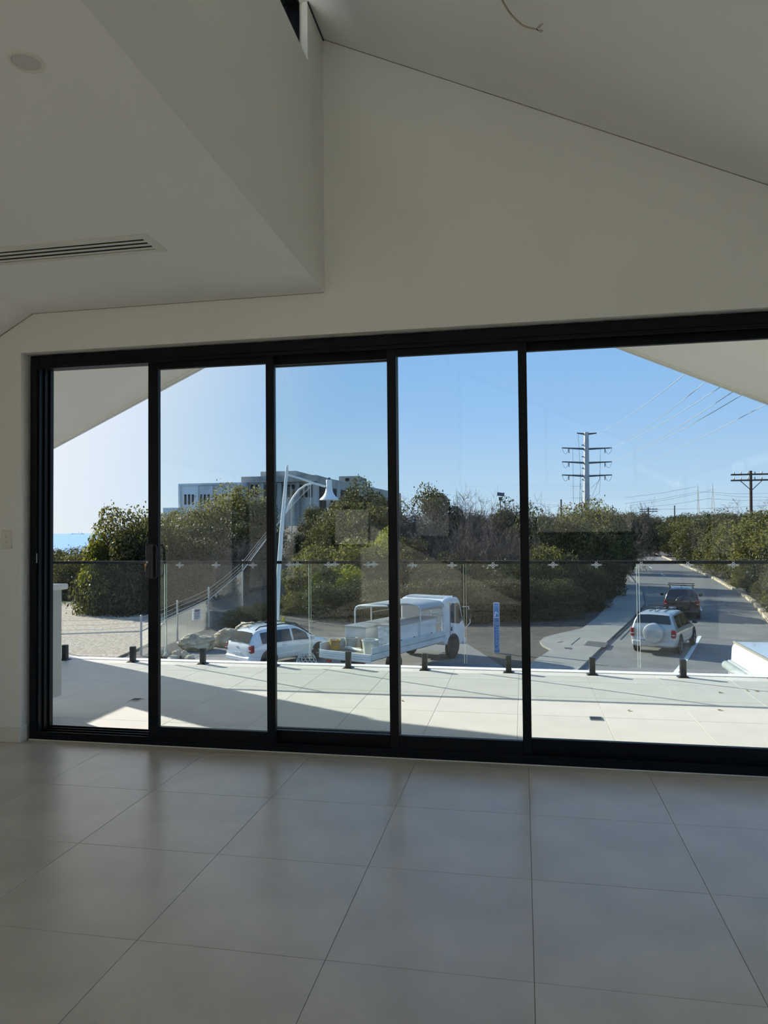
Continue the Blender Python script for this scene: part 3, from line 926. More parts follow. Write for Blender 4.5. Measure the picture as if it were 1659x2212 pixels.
NM = {'olive': 'olive_shrub', 'dark': 'evergreen_shrub', 'lime': 'sunlit_shrub', 'grass': 'dry_grass_clump', 'twig': 'bare_shrub'}
def shrub(kind, x, y, z, w, h, label, group, depth=None, name=None):
    e = empty(name or NM[kind], (x, y, z), pr.uniform(0, 6.28))
    tag(e, label, 'tree' if h > 4.5 else ('grass' if kind == 'grass' else 'shrub'), group)
    e.scale = (w, w, h)
    o = place('foliage' if kind != 'twig' else 'twigs', pr.choice(FM[kind]), e)
    o['kind'] = 'stuff'
    if kind not in ('twig', 'grass'):
        place('trunk', pr.choice(TM), e)
    return e
def pshrub(kind, px, top, bot, wpx, Y, label, group, name=None):
    """shrub standing at depth Y whose outline spans these photograph rows and this width"""
    b = at(px, bot, Y)
    z = min(b.z, height(b.x, b.y)) if Y < 150 else b.z
    zt = at(px, top, Y).z
    return shrub(kind, b.x, Y, z - .1, wpx * Y / FPX * 1.28, (zt - z + .1) * (.86 if kind == 'twig' else 1.04), label, group, name=name)
GA, GB, GC, GD, GE = 'shrubs round the gravel lot', 'trees on the bank', 'shrubs behind the truck', 'trees left of the road', 'bushes along the right kerb'
# --- left, round the gravel lot
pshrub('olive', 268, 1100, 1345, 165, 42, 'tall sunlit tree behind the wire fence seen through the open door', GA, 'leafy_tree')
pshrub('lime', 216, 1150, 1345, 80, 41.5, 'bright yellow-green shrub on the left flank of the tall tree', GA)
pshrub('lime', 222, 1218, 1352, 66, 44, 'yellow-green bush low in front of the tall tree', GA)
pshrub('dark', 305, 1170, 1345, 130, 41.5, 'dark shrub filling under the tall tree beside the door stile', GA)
pshrub('olive', 165, 1196, 1330, 120, 50, 'olive bush left of the yellow-green shrub', GA)
pshrub('dark', 132, 1188, 1262, 90, 60, 'dark round bush against the sea at far left', GA)
pshrub('olive', 190, 1180, 1262, 90, 62, 'low olive bush against the sea beside the tall tree', GA)
pshrub('dark', 90, 1192, 1290, 120, 55, 'dark bush half hidden by the left door jamb', GA)
pshrub('olive', 128, 1230, 1330, 90, 53, 'olive bush above the end of the outdoor cabinet', GA)
pshrub('olive', 318, 1112, 1345, 90, 43, 'yellow tinged tree just left of the handle stile', GA)
pshrub('grass', 160, 1300, 1335, 120, 46, 'dry grass tuft on the pinkish bank above the gravel', GA)
pshrub('grass', 245, 1318, 1335, 110, 45, 'dry grass tuft behind the fence rail', GA)
# --- bank
for i, (k, px, t, b_, w, Y, lab) in enumerate([
    ('olive', 385, 1105, 1215, 120, 58, 'broad olive tree on the bank just right of the handle stile'),
    ('olive', 462, 1082, 1215, 130, 57, 'olive tree on the bank below the pale building block'),
    ('olive', 520, 1052, 1200, 130, 60, 'highest olive tree on the bank left of the lamp post'),
    ('dark', 560, 1085, 1205, 100, 59, 'dark tree on the bank beside the second door stile'),
    ('dark', 420, 1135, 1270, 150, 53, 'dark shrub low on the bank behind the fence'),
    ('dark', 500, 1125, 1245, 130, 53, 'dark shrub in the middle of the bank'),
    ('twig', 545, 1150, 1245, 110, 51, 'bare grey brush on the sandy bank'),
    ('twig', 470, 1165, 1280, 120, 49, 'bare grey brush lower down the bank'),
    ('dark', 365, 1135, 1330, 110, 47, 'dark shrub behind the fence next to the handle stile'),
    ('dark', 430, 1165, 1325, 110, 48, 'dark shrub behind the second fence post'),
    ('olive', 520, 1310, 1370, 70, 37, 'small green bush on the bank behind the boulders'),
    ('olive', 565, 1300, 1362, 60, 38, 'small green bush beside the second door stile')]):
    pshrub(k, px, t, b_, w, Y, lab, GB)
# --- between the lamp post and the wide pane
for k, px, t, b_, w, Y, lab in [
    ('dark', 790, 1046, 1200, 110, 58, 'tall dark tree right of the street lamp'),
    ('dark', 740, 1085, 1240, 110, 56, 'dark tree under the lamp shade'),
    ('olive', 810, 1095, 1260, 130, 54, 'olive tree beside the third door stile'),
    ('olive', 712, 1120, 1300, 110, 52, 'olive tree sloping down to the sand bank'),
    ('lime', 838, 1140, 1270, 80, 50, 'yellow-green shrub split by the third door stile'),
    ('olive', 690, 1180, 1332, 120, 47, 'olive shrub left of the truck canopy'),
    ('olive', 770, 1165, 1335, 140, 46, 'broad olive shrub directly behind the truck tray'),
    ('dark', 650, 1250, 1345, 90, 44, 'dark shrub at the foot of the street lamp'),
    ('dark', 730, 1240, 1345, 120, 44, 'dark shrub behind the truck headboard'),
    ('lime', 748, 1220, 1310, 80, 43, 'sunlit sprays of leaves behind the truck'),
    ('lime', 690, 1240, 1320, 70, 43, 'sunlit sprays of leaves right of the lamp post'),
    ('dark', 830, 1230, 1345, 120, 44, 'dark shrub behind the truck cab rack'),
    ('dark', 945, 1058, 1240, 110, 57, 'dark topped tree in the fourth pane'),
    ('twig', 885, 1072, 1240, 120, 55, 'bare grey tree beside the third door stile'),
    ('twig', 1000, 1072, 1240, 120, 56, 'bare branching tree in the middle of the fourth pane'),
    ('twig', 1005, 1088, 1250, 90, 57, 'bare shrub behind the bare branching tree'),
    ('twig', 1060, 1092, 1280, 140, 53, 'broad bare shrub under the solar light'),
    ('twig', 970, 1120, 1290, 130, 51, 'bare shrub low in the fourth pane'),
    ('twig', 1060, 1165, 1320, 130, 47, 'bare brush behind the blue sign'),
    ('dark', 1110, 1092, 1290, 90, 54, 'dark tree beside the fourth door stile'),
    ('twig', 1105, 1150, 1320, 100, 48, 'bare brush left of the fourth door stile'),
    ('twig', 925, 1120, 1300, 130, 50, 'bare brush above the truck cab'),
    ('dark', 905, 1215, 1345, 130, 45, 'dark shrub right behind the truck cab'),
    ('dark', 985, 1205, 1345, 140, 45, 'dark shrub between the truck cab and the blue sign'),
    ('dark', 1075, 1215, 1345, 140, 45, 'dark shrub behind the blue sign')]:
    pshrub(k, px, t, b_, w, Y, lab, GC)
for k, px, t, b_, w, Y, lab in [
    ('olive', 440, 1110, 1225, 120, 62, 'rounded olive tree high on the bank behind the fence'),
    ('dark', 350, 1130, 1300, 100, 50, 'dark tree hugging the right side of the handle stile'),
    ('dark', 470, 1125, 1260, 120, 56, 'dark tree in the middle of the bank above the grey brush'),
    ('dark', 540, 1115, 1230, 90, 58, 'dark tree on the bank left of the second door stile'),
    ('twig', 400, 1190, 1310, 120, 47, 'bare grey brush behind the second and third fence posts'),
    ('twig', 500, 1205, 1310, 110, 46, 'bare grey brush above the boulders'),
    ('dark', 680, 1095, 1180, 60, 66, 'dark tree right of the lamp arm'),
    ('dark', 655, 1150, 1190, 60, 60, 'low dark shrub at the lip of the sand bank'),
    ('olive', 770, 1085, 1230, 130, 55, 'olive tree right below the lamp shade'),
    ('olive', 840, 1075, 1230, 100, 57, 'olive tree behind the third door stile'),
    ('dark', 700, 1200, 1335, 110, 46, 'dark tree behind the wagon bonnet'),
    ('dark', 800, 1190, 1335, 120, 47, 'dark tree behind the truck canopy roof'),
    ('twig', 870, 1110, 1290, 110, 52, 'bare grey shrub right of the third door stile'),
    ('twig', 1105, 1110, 1290, 110, 52, 'bare grey shrub left of the fourth door stile'),
    ('olive', 880, 1160, 1310, 100, 48, 'olive shrub at the left edge of the fourth pane'),
    ('twig', 1030, 1120, 1320, 130, 49, 'tangled bare brush in the middle of the fourth pane')]:
    pshrub(k, px, t, b_, w, Y, lab, GC)
for k, px, t, b_, w, Y, lab in [
    ('dark', 715, 1262, 1362, 130, 41, 'dark low bush behind the wagon bonnet and truck tail'),
    ('dark', 800, 1255, 1362, 130, 41, 'dark low bush behind the truck tray rack'),
    ('dark', 880, 1262, 1362, 120, 41, 'dark low bush behind the truck cab roof'),
    ('dark', 960, 1255, 1362, 130, 41, 'dark low bush between the truck and the sign'),
    ('dark', 1045, 1258, 1360, 130, 41.5, 'dark low bush left of the blue sign'),
    ('dark', 1120, 1250, 1358, 110, 41.5, 'dark low bush right of the blue sign'),
    ('dark', 1195, 1255, 1352, 110, 42.5, 'dark low bush at the flare of the footpath'),
    ('twig', 985, 1085, 1260, 130, 59, 'tall bare tree crown left of the solar light'),
    ('twig', 1085, 1095, 1260, 120, 60, 'tall bare tree crown right of the solar light'),
    ('twig', 1045, 1140, 1320, 120, 46.5, 'thick bare brush above the blue sign'),
    ('twig', 900, 1100, 1280, 120, 53, 'thick bare brush in the left of the fourth pane'),
    ('olive', 660, 1200, 1350, 100, 44, 'olive bush immediately right of the lamp column'),
    ('olive', 640, 1280, 1358, 60, 41, 'small olive bush at the lamp column foot')]:
    pshrub(k, px, t, b_, w, Y, lab, GC)
# --- left of the road
for k, px, t, b_, w, Y, lab in [
    ('dark', 1160, 1108, 1325, 110, 52, 'dark tree at the left of the widest pane'),
    ('twig', 1185, 1100, 1260, 120, 62, 'bare grey tree at the left of the widest pane'),
    ('olive', 1262, 1088, 1260, 110, 64, 'olive tree in front of the tall steel power pole'),
    ('dark', 1235, 1120, 1320, 110, 54, 'dark tree below the steel power pole'),
    ('dark', 1295, 1095, 1270, 90, 66, 'dark tree right of the steel power pole'),
    ('dark', 1290, 1140, 1315, 90, 56, 'dark tree at the edge of the footpath'),
    ('twig', 1345, 1095, 1220, 80, 90, 'bare pale tree beside the road'),
    ('dark', 1330, 1110, 1230, 70, 84, 'dark tree behind the bare pale tree'),
    ('dark', 1310, 1130, 1280, 70, 66, 'dark tree leaning over the footpath'),
    ('dark', 1385, 1110, 1200, 60, 140, 'dark tree at the far end of the road'),
    ('dark', 1362, 1115, 1205, 50, 118, 'dark tree left of the far end of the road'),
    ('olive', 1180, 1180, 1335, 110, 46, 'olive shrub over the footpath flare'),
    ('dark', 1215, 1200, 1345, 110, 46, 'dark low shrub over the footpath flare'),
    ('dark', 1150, 1230, 1345, 90, 45, 'dark low shrub beside the fourth door stile'),
    ('dark', 1260, 1220, 1335, 90, 47, 'dark low shrub nearest the footpath'),
    ('twig', 1318, 1180, 1275, 50, 70, 'bare brush overhanging the footpath'),
    ('dark', 1410, 1118, 1194, 50, 172, 'dark tree closing off the road end'),
    ('olive', 1350, 1118, 1195, 120, 175, 'olive trees far behind the road end')]:
    pshrub(k, px, t, b_, w, Y, lab, GD)
# --- right hedge
KX = lambda y: np.interp(y, [30, 44, 54, 60, 76, 87, 117, 172], [10.5, 13.4, 15.4, 16.4, 18.5, 19.7, 22.5, 27.8])
n_ = 0
words = ['first', 'second', 'third', 'fourth', 'fifth', 'sixth', 'seventh', 'eighth', 'ninth', 'tenth', 'eleventh', 'twelfth', 'thirteenth', 'fourteenth']
row = [40, 44.5, 49, 54, 60, 67, 74, 83, 93, 105, 120, 138, 158]
for i, y in enumerate(row):
    k = 'olive' if i % 3 else 'dark'
    h_ = (1.3 + pr.uniform(18, 34) / FPX * y) - G
    w_ = 5.2 + .035 * y
    shrub(k, KX(y) + .5 * w_ + .3, y, G - .1, w_, h_, '%s bushy tree from the near end along the right kerb' % words[i], GE)
for i, y in enumerate([46, 55, 64, 76, 90, 108, 130]):
    h_ = (1.3 + pr.uniform(30, 44) / FPX * y) - G
    shrub(('dark', 'olive', 'twig')[i % 3], KX(y) + 8 + .03 * y, y + 2, G - .1, 7.5 + .03 * y, h_, '%s taller tree from the near end behind the right kerb bushes' % words[i], 'trees behind the right kerb bushes')
for i, y in enumerate([42, 47, 52, 58, 66]):
    shrub(('olive', 'twig', 'olive', 'dark', 'olive')[i], KX(y) + 1.3, y, G - .1, 2.6, 2.2 + .4 * (i % 2), '%s low bush from the near end at the right kerb edge' % words[i], 'low bushes at the right kerb edge')
# distant belt of scrub on the horizon
rb = random.Random(9)
for i, (px, t) in enumerate([(1180, 1108), (1230, 1104), (1290, 1100), (1345, 1106), (1420, 1114), (1470, 1108), (1520, 1106), (1545, 1100), (1590, 1108), (1640, 1104), (1700, 1104), (1085, 1100), (1030, 1104)]):
    Y = 230 + rb.uniform(-20, 20)
    b = at(px, 1160, Y)
    shrub('dark', b.x, Y, G - .3, 85 * Y / FPX, at(px, t, Y).z - G, '%s dark tree crown from the left on the far horizon' % (words + ['last'])[i], 'far trees on the horizon')
# small yellow weed beside the wagon
pshrub('lime', 612, 1333, 1352, 16, 33, 'small yellow flowering weed above the roof of the white wagon', 'weeds', 'weed')
# ================================================================== BUILDING, POLES, WIRES
conc = M('weathered_concrete', srgb(140, 137, 130), .95, col2=srgb(196, 193, 184), vs=.25, detail=10, stretch=(1, 1, .35))
conc_l = M('pale_concrete', srgb(186, 186, 182), .95, col2=srgb(226, 226, 220), vs=.25, detail=10, stretch=(1, 1, .35))
unlitm = M('dark_opening', (.012, .014, .016), .9)  # flat dark blocks stand in for the unlit insides of the openings
bY = 170
bl = empty('derelict_building', (at(600, 1140, bY).x, bY, -1.0))
tag(bl, 'long derelict concrete power station with empty windows above the trees', 'building')
O = bl.location
def bx(p0, p1, top, bot, Y0, dep, name, mat, parent=bl, off=None):
    a, b_ = at(p0, top, Y0), at(p1, top, Y0)
    z0 = at(p0, bot, Y0).z
    base = Vector(O) if parent is bl else Vector(O)
    m = MB().box(a.x - O.x, b_.x - O.x, Y0 - O.y, Y0 + dep - O.y, z0 - O.z, a.z - O.z)
    return m.build(name, mat, parent)
left = bx(385, 524, 1045, 1180, 168, 30, 'wing', conc_l)
bx(385, 524, 1045, 1049, 167.6, .4, 'parapet', conc_l, left)
for p0, p1 in ((385, 389), (424, 428), (455, 459), (490, 494)):
    bx(p0, p1, 1049, 1110, 167.5, .5, 'pilaster', conc_l, left)
for k0 in (398, 432, 464, 499):
    for k in range(3):
        bx(k0 + k * 8, k0 + k * 8 + 4.5, 1068, 1090, 167.9, .12, 'window_opening', unlitm, left)
bx(352, 386, 1097, 1180, 166, 20, 'annex', conc_l)
for k in range(3):
    bx(362 + k * 6, 365 + k * 6, 1112, 1124, 165.9, .15, 'window_opening', unlitm)
main = bx(522, 684, 1030, 1180, 172, 60, 'main_hall', conc)
bx(521, 685, 1030, 1043, 171.2, .8, 'cornice', conc, main)
for p0, p1 in ((522, 529), (561, 569), (600, 607), (640, 646), (678, 685)):
    bx(p0, p1, 1043, 1120, 171.4, .6, 'pilaster', conc, main)
for k0 in (531, 571, 610, 648):
    for k in range(3):
        w_ = bx(k0 + k * 10, k0 + k * 10 + 6, 1047, 1074, 171.85, .14, 'window_opening', unlitm, main)
bx(563, 640, 1019, 1031, 178, 30, 'roof_block', conc)
bx(640, 661, 1024, 1031, 182, 20, 'roof_block', conc)
# receding right flank
ca, cb = at(684, 1028, 172), at(866, 1062, 262)
fl_ = MB()
P0, P1 = Vector((ca.x, 172, 0)), Vector((cb.x, 262, 0))
dd = (P1 - P0).normalized(); nn = Vector((dd.y, -dd.x, 0))
zt_ = ca.z
fl_.prism([(P0.x - O.x, P0.y - O.y), (P1.x - O.x, P1.y - O.y), (P1.x - 40 - O.x, P1.y - O.y), (P0.x - 15 - O.x, P0.y + 5 - O.y)], zt_ - O.z, -3 - O.z, 'z')
flank = fl_.build('flank', conc, bl)
for k in range(10):
    q = P0 + dd * (k + .5) * ((P1 - P0).length / 10.5)
    m = MB()
    a, b_ = q - dd * 2.4 + nn * .1, q + dd * 2.4 + nn * .1
    m.add([(v.x - O.x, v.y - O.y, z - O.z) for v, z in ((a, zt_ - 8), (b_, zt_ - 8), (b_, zt_ - 2.4), (a, zt_ - 2.4))] + [(v.x - nn.x * .3 - O.x, v.y - nn.y * .3 - O.y, z - O.z) for v, z in ((a, zt_ - 8), (b_, zt_ - 8), (b_, zt_ - 2.4), (a, zt_ - 2.4))],
          [(0, 1, 2, 3), (7, 6, 5, 4), (0, 4, 5, 1), (1, 5, 6, 2), (2, 6, 7, 3), (3, 7, 4, 0)])
    m.build('window_opening', unlitm, flank)
tw = bx(732, 773, 1029, 1070, 205, 12, 'roof_tower', conc)
bx(746, 754, 1033, 1039, 204.8, .4, 'window_opening', unlitm, tw)
bx(765, 770, 1034, 1048, 204.8, .4, 'window_opening', unlitm, tw)

galv = M('galvanised_steel', srgb(176, 178, 176), .5, metal=.4, var=.1, vs=.4)
darkst = M('dark_steel', srgb(78, 84, 88), .6)
timber = M('pole_timber', srgb(82, 68, 56), .9, var=.2, vs=2)
wirem = M('wire', srgb(150, 160, 170), .5, metal=.3)
wired = M('wire_dark', srgb(96, 108, 122), .6)
def rel(p, o): return Vector(p) - Vector(o)
# tall steel pole
TY = 200
tb = at(1267, 1150, TY); tp = at(1266.5, 934, TY)
pl = empty('steel_power_pole', (tb.x, TY, G)); tag(pl, 'tall pale steel power pole with three pairs of crossarms', 'power pole')
o_ = pl.location
MB().tube([rel((tb.x, TY, G), o_), rel(tp, o_)], [.95, .62], 14).build('shaft', galv, pl, smooth=40)
arms = []
for row_, (xa, xb) in ((936.5, (1246, 1289)), (968.5, (1214, 1322)), (998.5, (1214, 1322)), (1027, (1214, 1322))):
    for xe in (xa, xb):
        c_, t_ = at(1267, row_ + 1.5, TY), at(xe, row_ - 1, TY)
        arm = MB().tube([rel(c_, o_), rel(t_, o_)], [.30, .14], 6).build('crossarm', darkst, pl)
        arms.append(t_)
        if row_ > 940:
            mid = c_.lerp(t_, .72)
            MB().tube([rel(mid, o_), rel(mid, o_) + Vector((0, 0, -1.3))], .12, 6).build('insulator', darkst, arm)
            lp = [rel(t_.lerp(mid, u), o_) + Vector((0, 0, -1.6 * math.sin(math.pi * min(1, u)) ** .8)) for u in np.linspace(0, 1.0, 7)]
            MB().tube(lp, .05, 4).build('jumper_loop', wired, arm)
for k in range(8):
    z = tp.z - 3.4 - k * 3.1
    MB().box(-.95, .95, -.15, .15, z - o_.z - .12, z - o_.z + .12).build('step_bracket', darkst, pl)
# wires from the pole arms over the house to the right
WR = [((1288, 937), (1478, 812)), ((1322, 967), (1525, 827)), ((1318, 968), (1553, 841)), ((1322, 997), (1583, 849)), ((1318, 999), (1603, 856)), ((1322, 1026), (1659, 874)),]
for i, (a, b_) in enumerate(WR):
    p0, p1 = at(*a, TY), at(*b_, 70)
    p2 = p1 + (p1 - p0) * .45 + Vector((0, 0, 3))
    pts = []
    for u in np.linspace(0, 1, 14):
        q = p0 * (1 - u) ** 2 + (p1 + Vector((0, 0, -2.0))) * 2 * u * (1 - u) + p2 * u * u
        pts.append(q - p0)
    o = MB().tube(pts, .035, 4).build('power_line', wirem, None, loc=p0)
    tag(o, 'power line sweeping up to the right from the steel pole, %s from the top' % words[i], 'wire', 'lines from the steel pole')
# droppers left of the pole
for i, (a, b_) in enumerate([((1237, 970), (1239, 1090)), ((1297, 970), (1278, 1075)), ((1297, 1000), (1276, 1055)), ((1297, 1030), (1276, 1080)), ((1249, 938), (1255, 1030))]):
    p0, p1 = at(*a, TY), at(*b_, TY + 3)
    mid = (p0 + p1) / 2 + Vector((1.0 if i in (1, 2, 3) else 0, 0, -1.2))
    o = MB().tube([Vector((0, 0, 0)), (mid - p0), p1 - p0], .05, 4).build('power_line', wired, None, loc=p0)
    tag(o, 'slack wire hanging below the steel pole crossarms, %s from the left' % ['leftmost', 'fourth', 'third', 'rightmost', 'second'][i], 'wire', 'slack wires at the steel pole')
# lattice towers
def lattice(px, top, bot, wpx, Y, label, mat, arms_=((.12, 1.0), (.3, 1.2), (.48, 1.0))):
    t, b_ = at(px, top, Y), at(px, bot, Y)
    b_.z = G - .3
    w = wpx * Y / FPX / 2; H = t.z - b_.z
    e = empty('lattice_tower', b_); tag(e, label, 'pylon', 'lattice towers')
    r = max(.09, .45 * Y / FPX * .5)
    for sx in (-1, 1):
        for sy in (-1, 1):
            MB().tube([(sx * w, sy * w, 0), (sx * w * .25, sy * w * .25, H * .75), (0, 0, H)], r, 4).build('leg', mat, e)
    br = MB(); n = 7
    for k in range(n):
        u0, u1 = k / n, (k + 1) / n
        f = lambda u: w * (1 - u) if u > .75 else w * (1 - u)
        for sx in (-1, 1):
            br.tube([(sx * f(u0), -f(u0), u0 * H), (-sx * f(u1), -f(u1), u1 * H)], r * .6, 3)
    br.build('bracing', mat, e)
    for u, s in arms_:
        MB().tube([(-w * 2.0 * s, 0, H * (1 - u)), (w * 2.0 * s, 0, H * (1 - u))], r * .8, 4).build('crossarm', mat, e)
lat = M('lattice_steel', srgb(150, 150, 142), .6); lat2 = M('lattice_tan', srgb(176, 162, 140), .7)
lattice(1509, 1047, 1125, 6, 620, 'pale lattice tower, left of the distant pair at right', lat2)
lattice(1541, 1045, 1125, 11, 640, 'pale lattice tower, right of the distant pair at right', lat2)
lattice(1255, 1022, 1120, 10, 420, 'lattice tower standing just left of the steel pole', lat, ((.02, 1.6), (.2, 2.0), (.38, 2.0), (.55, 1.6)))
# wooden H pole and others
def tpole(px, top, bot, Y, label, arms_, mat=timber, r=.16, brace=True, name='timber_power_pole', hw=None):
    b_ = at(px, bot, Y); t = at(px, top, Y)
    zb = min(G, b_.z)
    e = empty(name, (b_.x, Y, zb)); tag(e, label, 'power pole')
    MB().tube([(0, 0, 0), (t.x - b_.x, 0, t.z - zb)], [r * 1.2, r], 8).build('pole', mat, e, smooth=50)
    for (row_, xa, xb) in arms_:
        z = at(px, row_, Y).z - zb
        x0, x1 = at(xa, row_, Y).x - b_.x, at(xb, row_, Y).x - b_.x
        ar = MB().box(x0, x1, -r * 1.6, -r * .9, z - r * .55, z + r * .55).build('crossarm', mat, e)
        for k in range(6):
            xx = x0 + (x1 - x0) * (k + .5) / 6
            MB().lathe([(r * .25, 0), (r * .45, r * .8), (r * .3, r * 1.5), (r * .15, r * 1.8)], 8, (xx, -r * 1.25, z + r * .55)).build('insulator', galv, ar)
    if brace and arms_:
        row_, xa, xb = arms_[-1]
        z = at(px, row_, Y).z - zb
        for xx in (xa, xb):
            x = (at(px + (xx - px) * .55, row_, Y).x - b_.x)
            MB().tube([(x, -r, z), (0, -r, z - abs(x) * .98)], r * .28, 5).build('brace', mat, e)
    return e
tpole(1621.5, 1017, 1125, 78, 'dark timber power pole with two crossarms at the right edge', [(1025, 1577.5, 1667), (1037.5, 1577.5, 1667)], r=.14)
tpole(1400.5, 1096, 1135, 190, 'distant pole with twin crossarms above the road', [(1100, 1381.5, 1420), (1105, 1381.5, 1420)], r=.18, mat=darkst)
tpole(1212, 1079, 1125, 150, 'thin bare pole left of the steel power pole', [], r=.16)
tpole(1457, 1092, 1130, 250, 'thin distant pole left of the lattice pair', [], r=.2, mat=darkst)
# distant horizontal lines
DL = [((1139, 1083), (1215, 1092)), ((1139, 1092), (1212, 1094)), ((1350, 1075), (1505, 1051)), ((1350, 1088), (1505, 1063)), ((1360, 1092), (1535, 1060)), ((1370, 1098), (1538, 1076)), ((1510, 1062), (1659, 1066)), ((1545, 1068), (1659, 1074)), ((1545, 1078), (1659, 1080)), ((1415, 1100), (1659, 1092))]
for i, (a, b_) in enumerate(DL):
    p0, p1 = at(*a, 400), at(*b_, 400)
    m = (p0 + p1) / 2 + Vector((0, 0, -.6))
    o = MB().tube([Vector((0, 0, 0)), m - p0, p1 - p0], .07, 4).build('power_line', wired, None, loc=p0)
    tag(o, ['upper of two thin lines beside the fourth door stile', 'lower of two thin lines beside the fourth door stile', 'highest thin line reaching the left lattice tower', 'second thin line reaching the left lattice tower', 'upper thin line reaching the right lattice tower', 'lower thin line reaching the right lattice tower', 'highest thin line right of the lattice towers', 'middle thin line right of the lattice towers', 'third thin line right of the lattice towers', 'lowest thin line just above the right hand tree tops'][i], 'wire', 'distant power lines')
# solar lamp
sb = at(1081, 1108, 62); st = at(1081, 1075, 62)
sle = empty('solar_light', (sb.x, 62, height(sb.x, 62))); tag(sle, 'small solar panel light on a pole above the bare shrubs', 'solar light')
zz = st.z - sle.location.z
MB().tube([(0, 0, 0), (0, 0, zz)], .05, 8).build('pole', darkst, sle)
MB().box(-.12, .12, -.1, .1, zz - .25, zz + .05).build('battery_box', darkst, sle)
m = MB().box(-.30, .30, -.25, .25, -.02, .02); m.xf(Matrix.Translation((0.05, 0, zz + .28)) @ Matrix.Rotation(R(35), 4, 'X') @ Matrix.Rotation(R(10), 4, 'Y'))
m.build('solar_panel', M('solar_panel', srgb(70, 66, 72), .3), sle)
MB().tube([(0, 0, zz - .3), (.3, 0, zz - .32), (.3, 0, zz - .5)], .03, 6).build('lamp_arm', darkst, sle)
# ship on the horizon
SY = 9000
sh = at(165, 1155.0, SY)
so = empty('cargo_ship', (sh.x, SY, -11.3)); tag(so, 'hazy cargo ship on the sea horizon', 'ship')
hz_ = M('ship_haze', srgb(250, 250, 250), .9)  # distance haze put into a near-white colour
k_ = SY / FPX
MB().prism([(-16 * k_, 0), (-13 * k_, -1 * k_), (16 * k_, -1 * k_), (19 * k_, 1.2 * k_), (-16 * k_, 1.0 * k_)], -20, 20).build('hull', hz_, so)
for dx, hh in ((-1, 5.5), (7, 7), (14, 5)):
    MB().box((dx - .6) * k_, (dx + .6) * k_, -8, 8, .8 * k_, hh * k_ * .75).build('crane', hz_, so)
MB().box(-10 * k_, -7 * k_, -15, 15, .9 * k_, 3 * k_).build('bridge', hz_, so)
# ================================================================== STREET FURNITURE
# leaning street lamp
LY = 28.5
lb, lt = at(592.5, 1440, LY), at(620.5, 1007, LY)
lm_pt = lambda px, py: at(px, py, LY)
lw = M('lamp_white', srgb(222, 228, 228), .4)
e = empty('street_lamp', (lb.x, LY, G)); tag(e, 'white leaning street lamp with a curved arm and bell shade', 'street lamp')
o_ = e.location
pts = [lm_pt(*q) - o_ for q in ((591.5, 1440), (597.5, 1340), (602, 1240), (608, 1150), (614, 1080), (620.5, 1007))]
pts[0].z = 0
MB().tube(pts, [.12, .105, .095, .085, .072, .055], 12).build('column', lw, e, smooth=50)
MB().tube([lm_pt(620.5, 1009) - o_, lm_pt(621, 1004.5) - o_], [.045, .035], 10).build('finial', lw, e, smooth=50)
MB().tube([lm_pt(*q) - o_ for q in ((622, 1026), (650, 1034), (678, 1044), (702, 1051))], .042, 8).build('arm', lw, e, smooth=50)
MB().tube([lm_pt(*q) - o_ for q in ((617, 1108), (624, 1091), (634, 1073), (646, 1058), (660, 1048), (676, 1044), (690, 1047))], .04, 8).build('brace', lw, e, smooth=50)
sc_ = lm_pt(711, 1078) - o_
m_ = LY / FPX
sh_ = MB().lathe([(6 * m_, 43 * m_), (7 * m_, 40 * m_), (6.2 * m_, 33 * m_), (7.2 * m_, 24 * m_), (9 * m_, 15 * m_), (13.5 * m_, 7 * m_), (20 * m_, 1 * m_), (21.5 * m_, -2 * m_), (20.5 * m_, -2.2 * m_), (13 * m_, 5.5 * m_), (3 * m_, 8 * m_)], 28, sc_)
shade = sh_.build('shade', lw, e, smooth=40)
MB().lathe([(2, -2.2), (12, -1.5), (17, -1), (18.5, 0.5)][::1], 24).xf(Matrix.Translation(sc_) @ Matrix.Scale(m_, 4)).build('lens', M('lamp_lens', srgb(196, 186, 166), .4), shade, smooth=50)
MB().lathe([(3.2 * m_, 42 * m_), (3.4 * m_, 47 * m_), (2.4 * m_, 48 * m_)], 12, sc_).build('photocell', M('photocell_blue', srgb(28, 84, 110), .4), shade)

# chain wire fence
FP = [at(128, 1338, 27.5), at(305, 1331, 27.5), at(383, 1299, 31.6), at(451, 1270, 36.0), at(524, 1211, 41.0), at(630, 1078, 62.0), at(671, 1038, 72.0)]
FB = []
for q in FP:
    FB.append(min(height(q.x, q.y), q.z - 2.2))
e = empty('wire_fence', (FP[1].x, FP[1].y, FB[1])); tag(e, 'galvanised chain wire fence with barbed strands climbing the bank', 'fence')
o_ = e.location
fst = M('fence_steel', srgb(190, 190, 184), .5, metal=.3)
DR = .62
for q, zb in zip(FP, FB):
    r = .045 if q.y < 60 else .06
    MB().tube([Vector((q.x, q.y, zb)) - o_, q - o_], r, 8).build('post', fst, e, smooth=50)
    MB().lathe([(r * 1.15, -.01), (r * 1.15, .02), (r * .4, .05)], 8, q - o_).build('cap', fst, e)
for a, b_ in zip(FP[:-1], FP[1:]):
    MB().tube([a - o_ + Vector((0, 0, -DR)), b_ - o_ + Vector((0, 0, -DR))], .03, 6).build('top_rail', fst, e)
    for k in (.06, .26, .45):
        sag = (a + b_) / 2 - o_ + Vector((0, 0, -k - .04))
        MB().tube([a - o_ + Vector((0, 0, -k)), sag, b_ - o_ + Vector((0, 0, -k))], .008, 4).build('barbed_strand', fst, e)
mesh = MB()
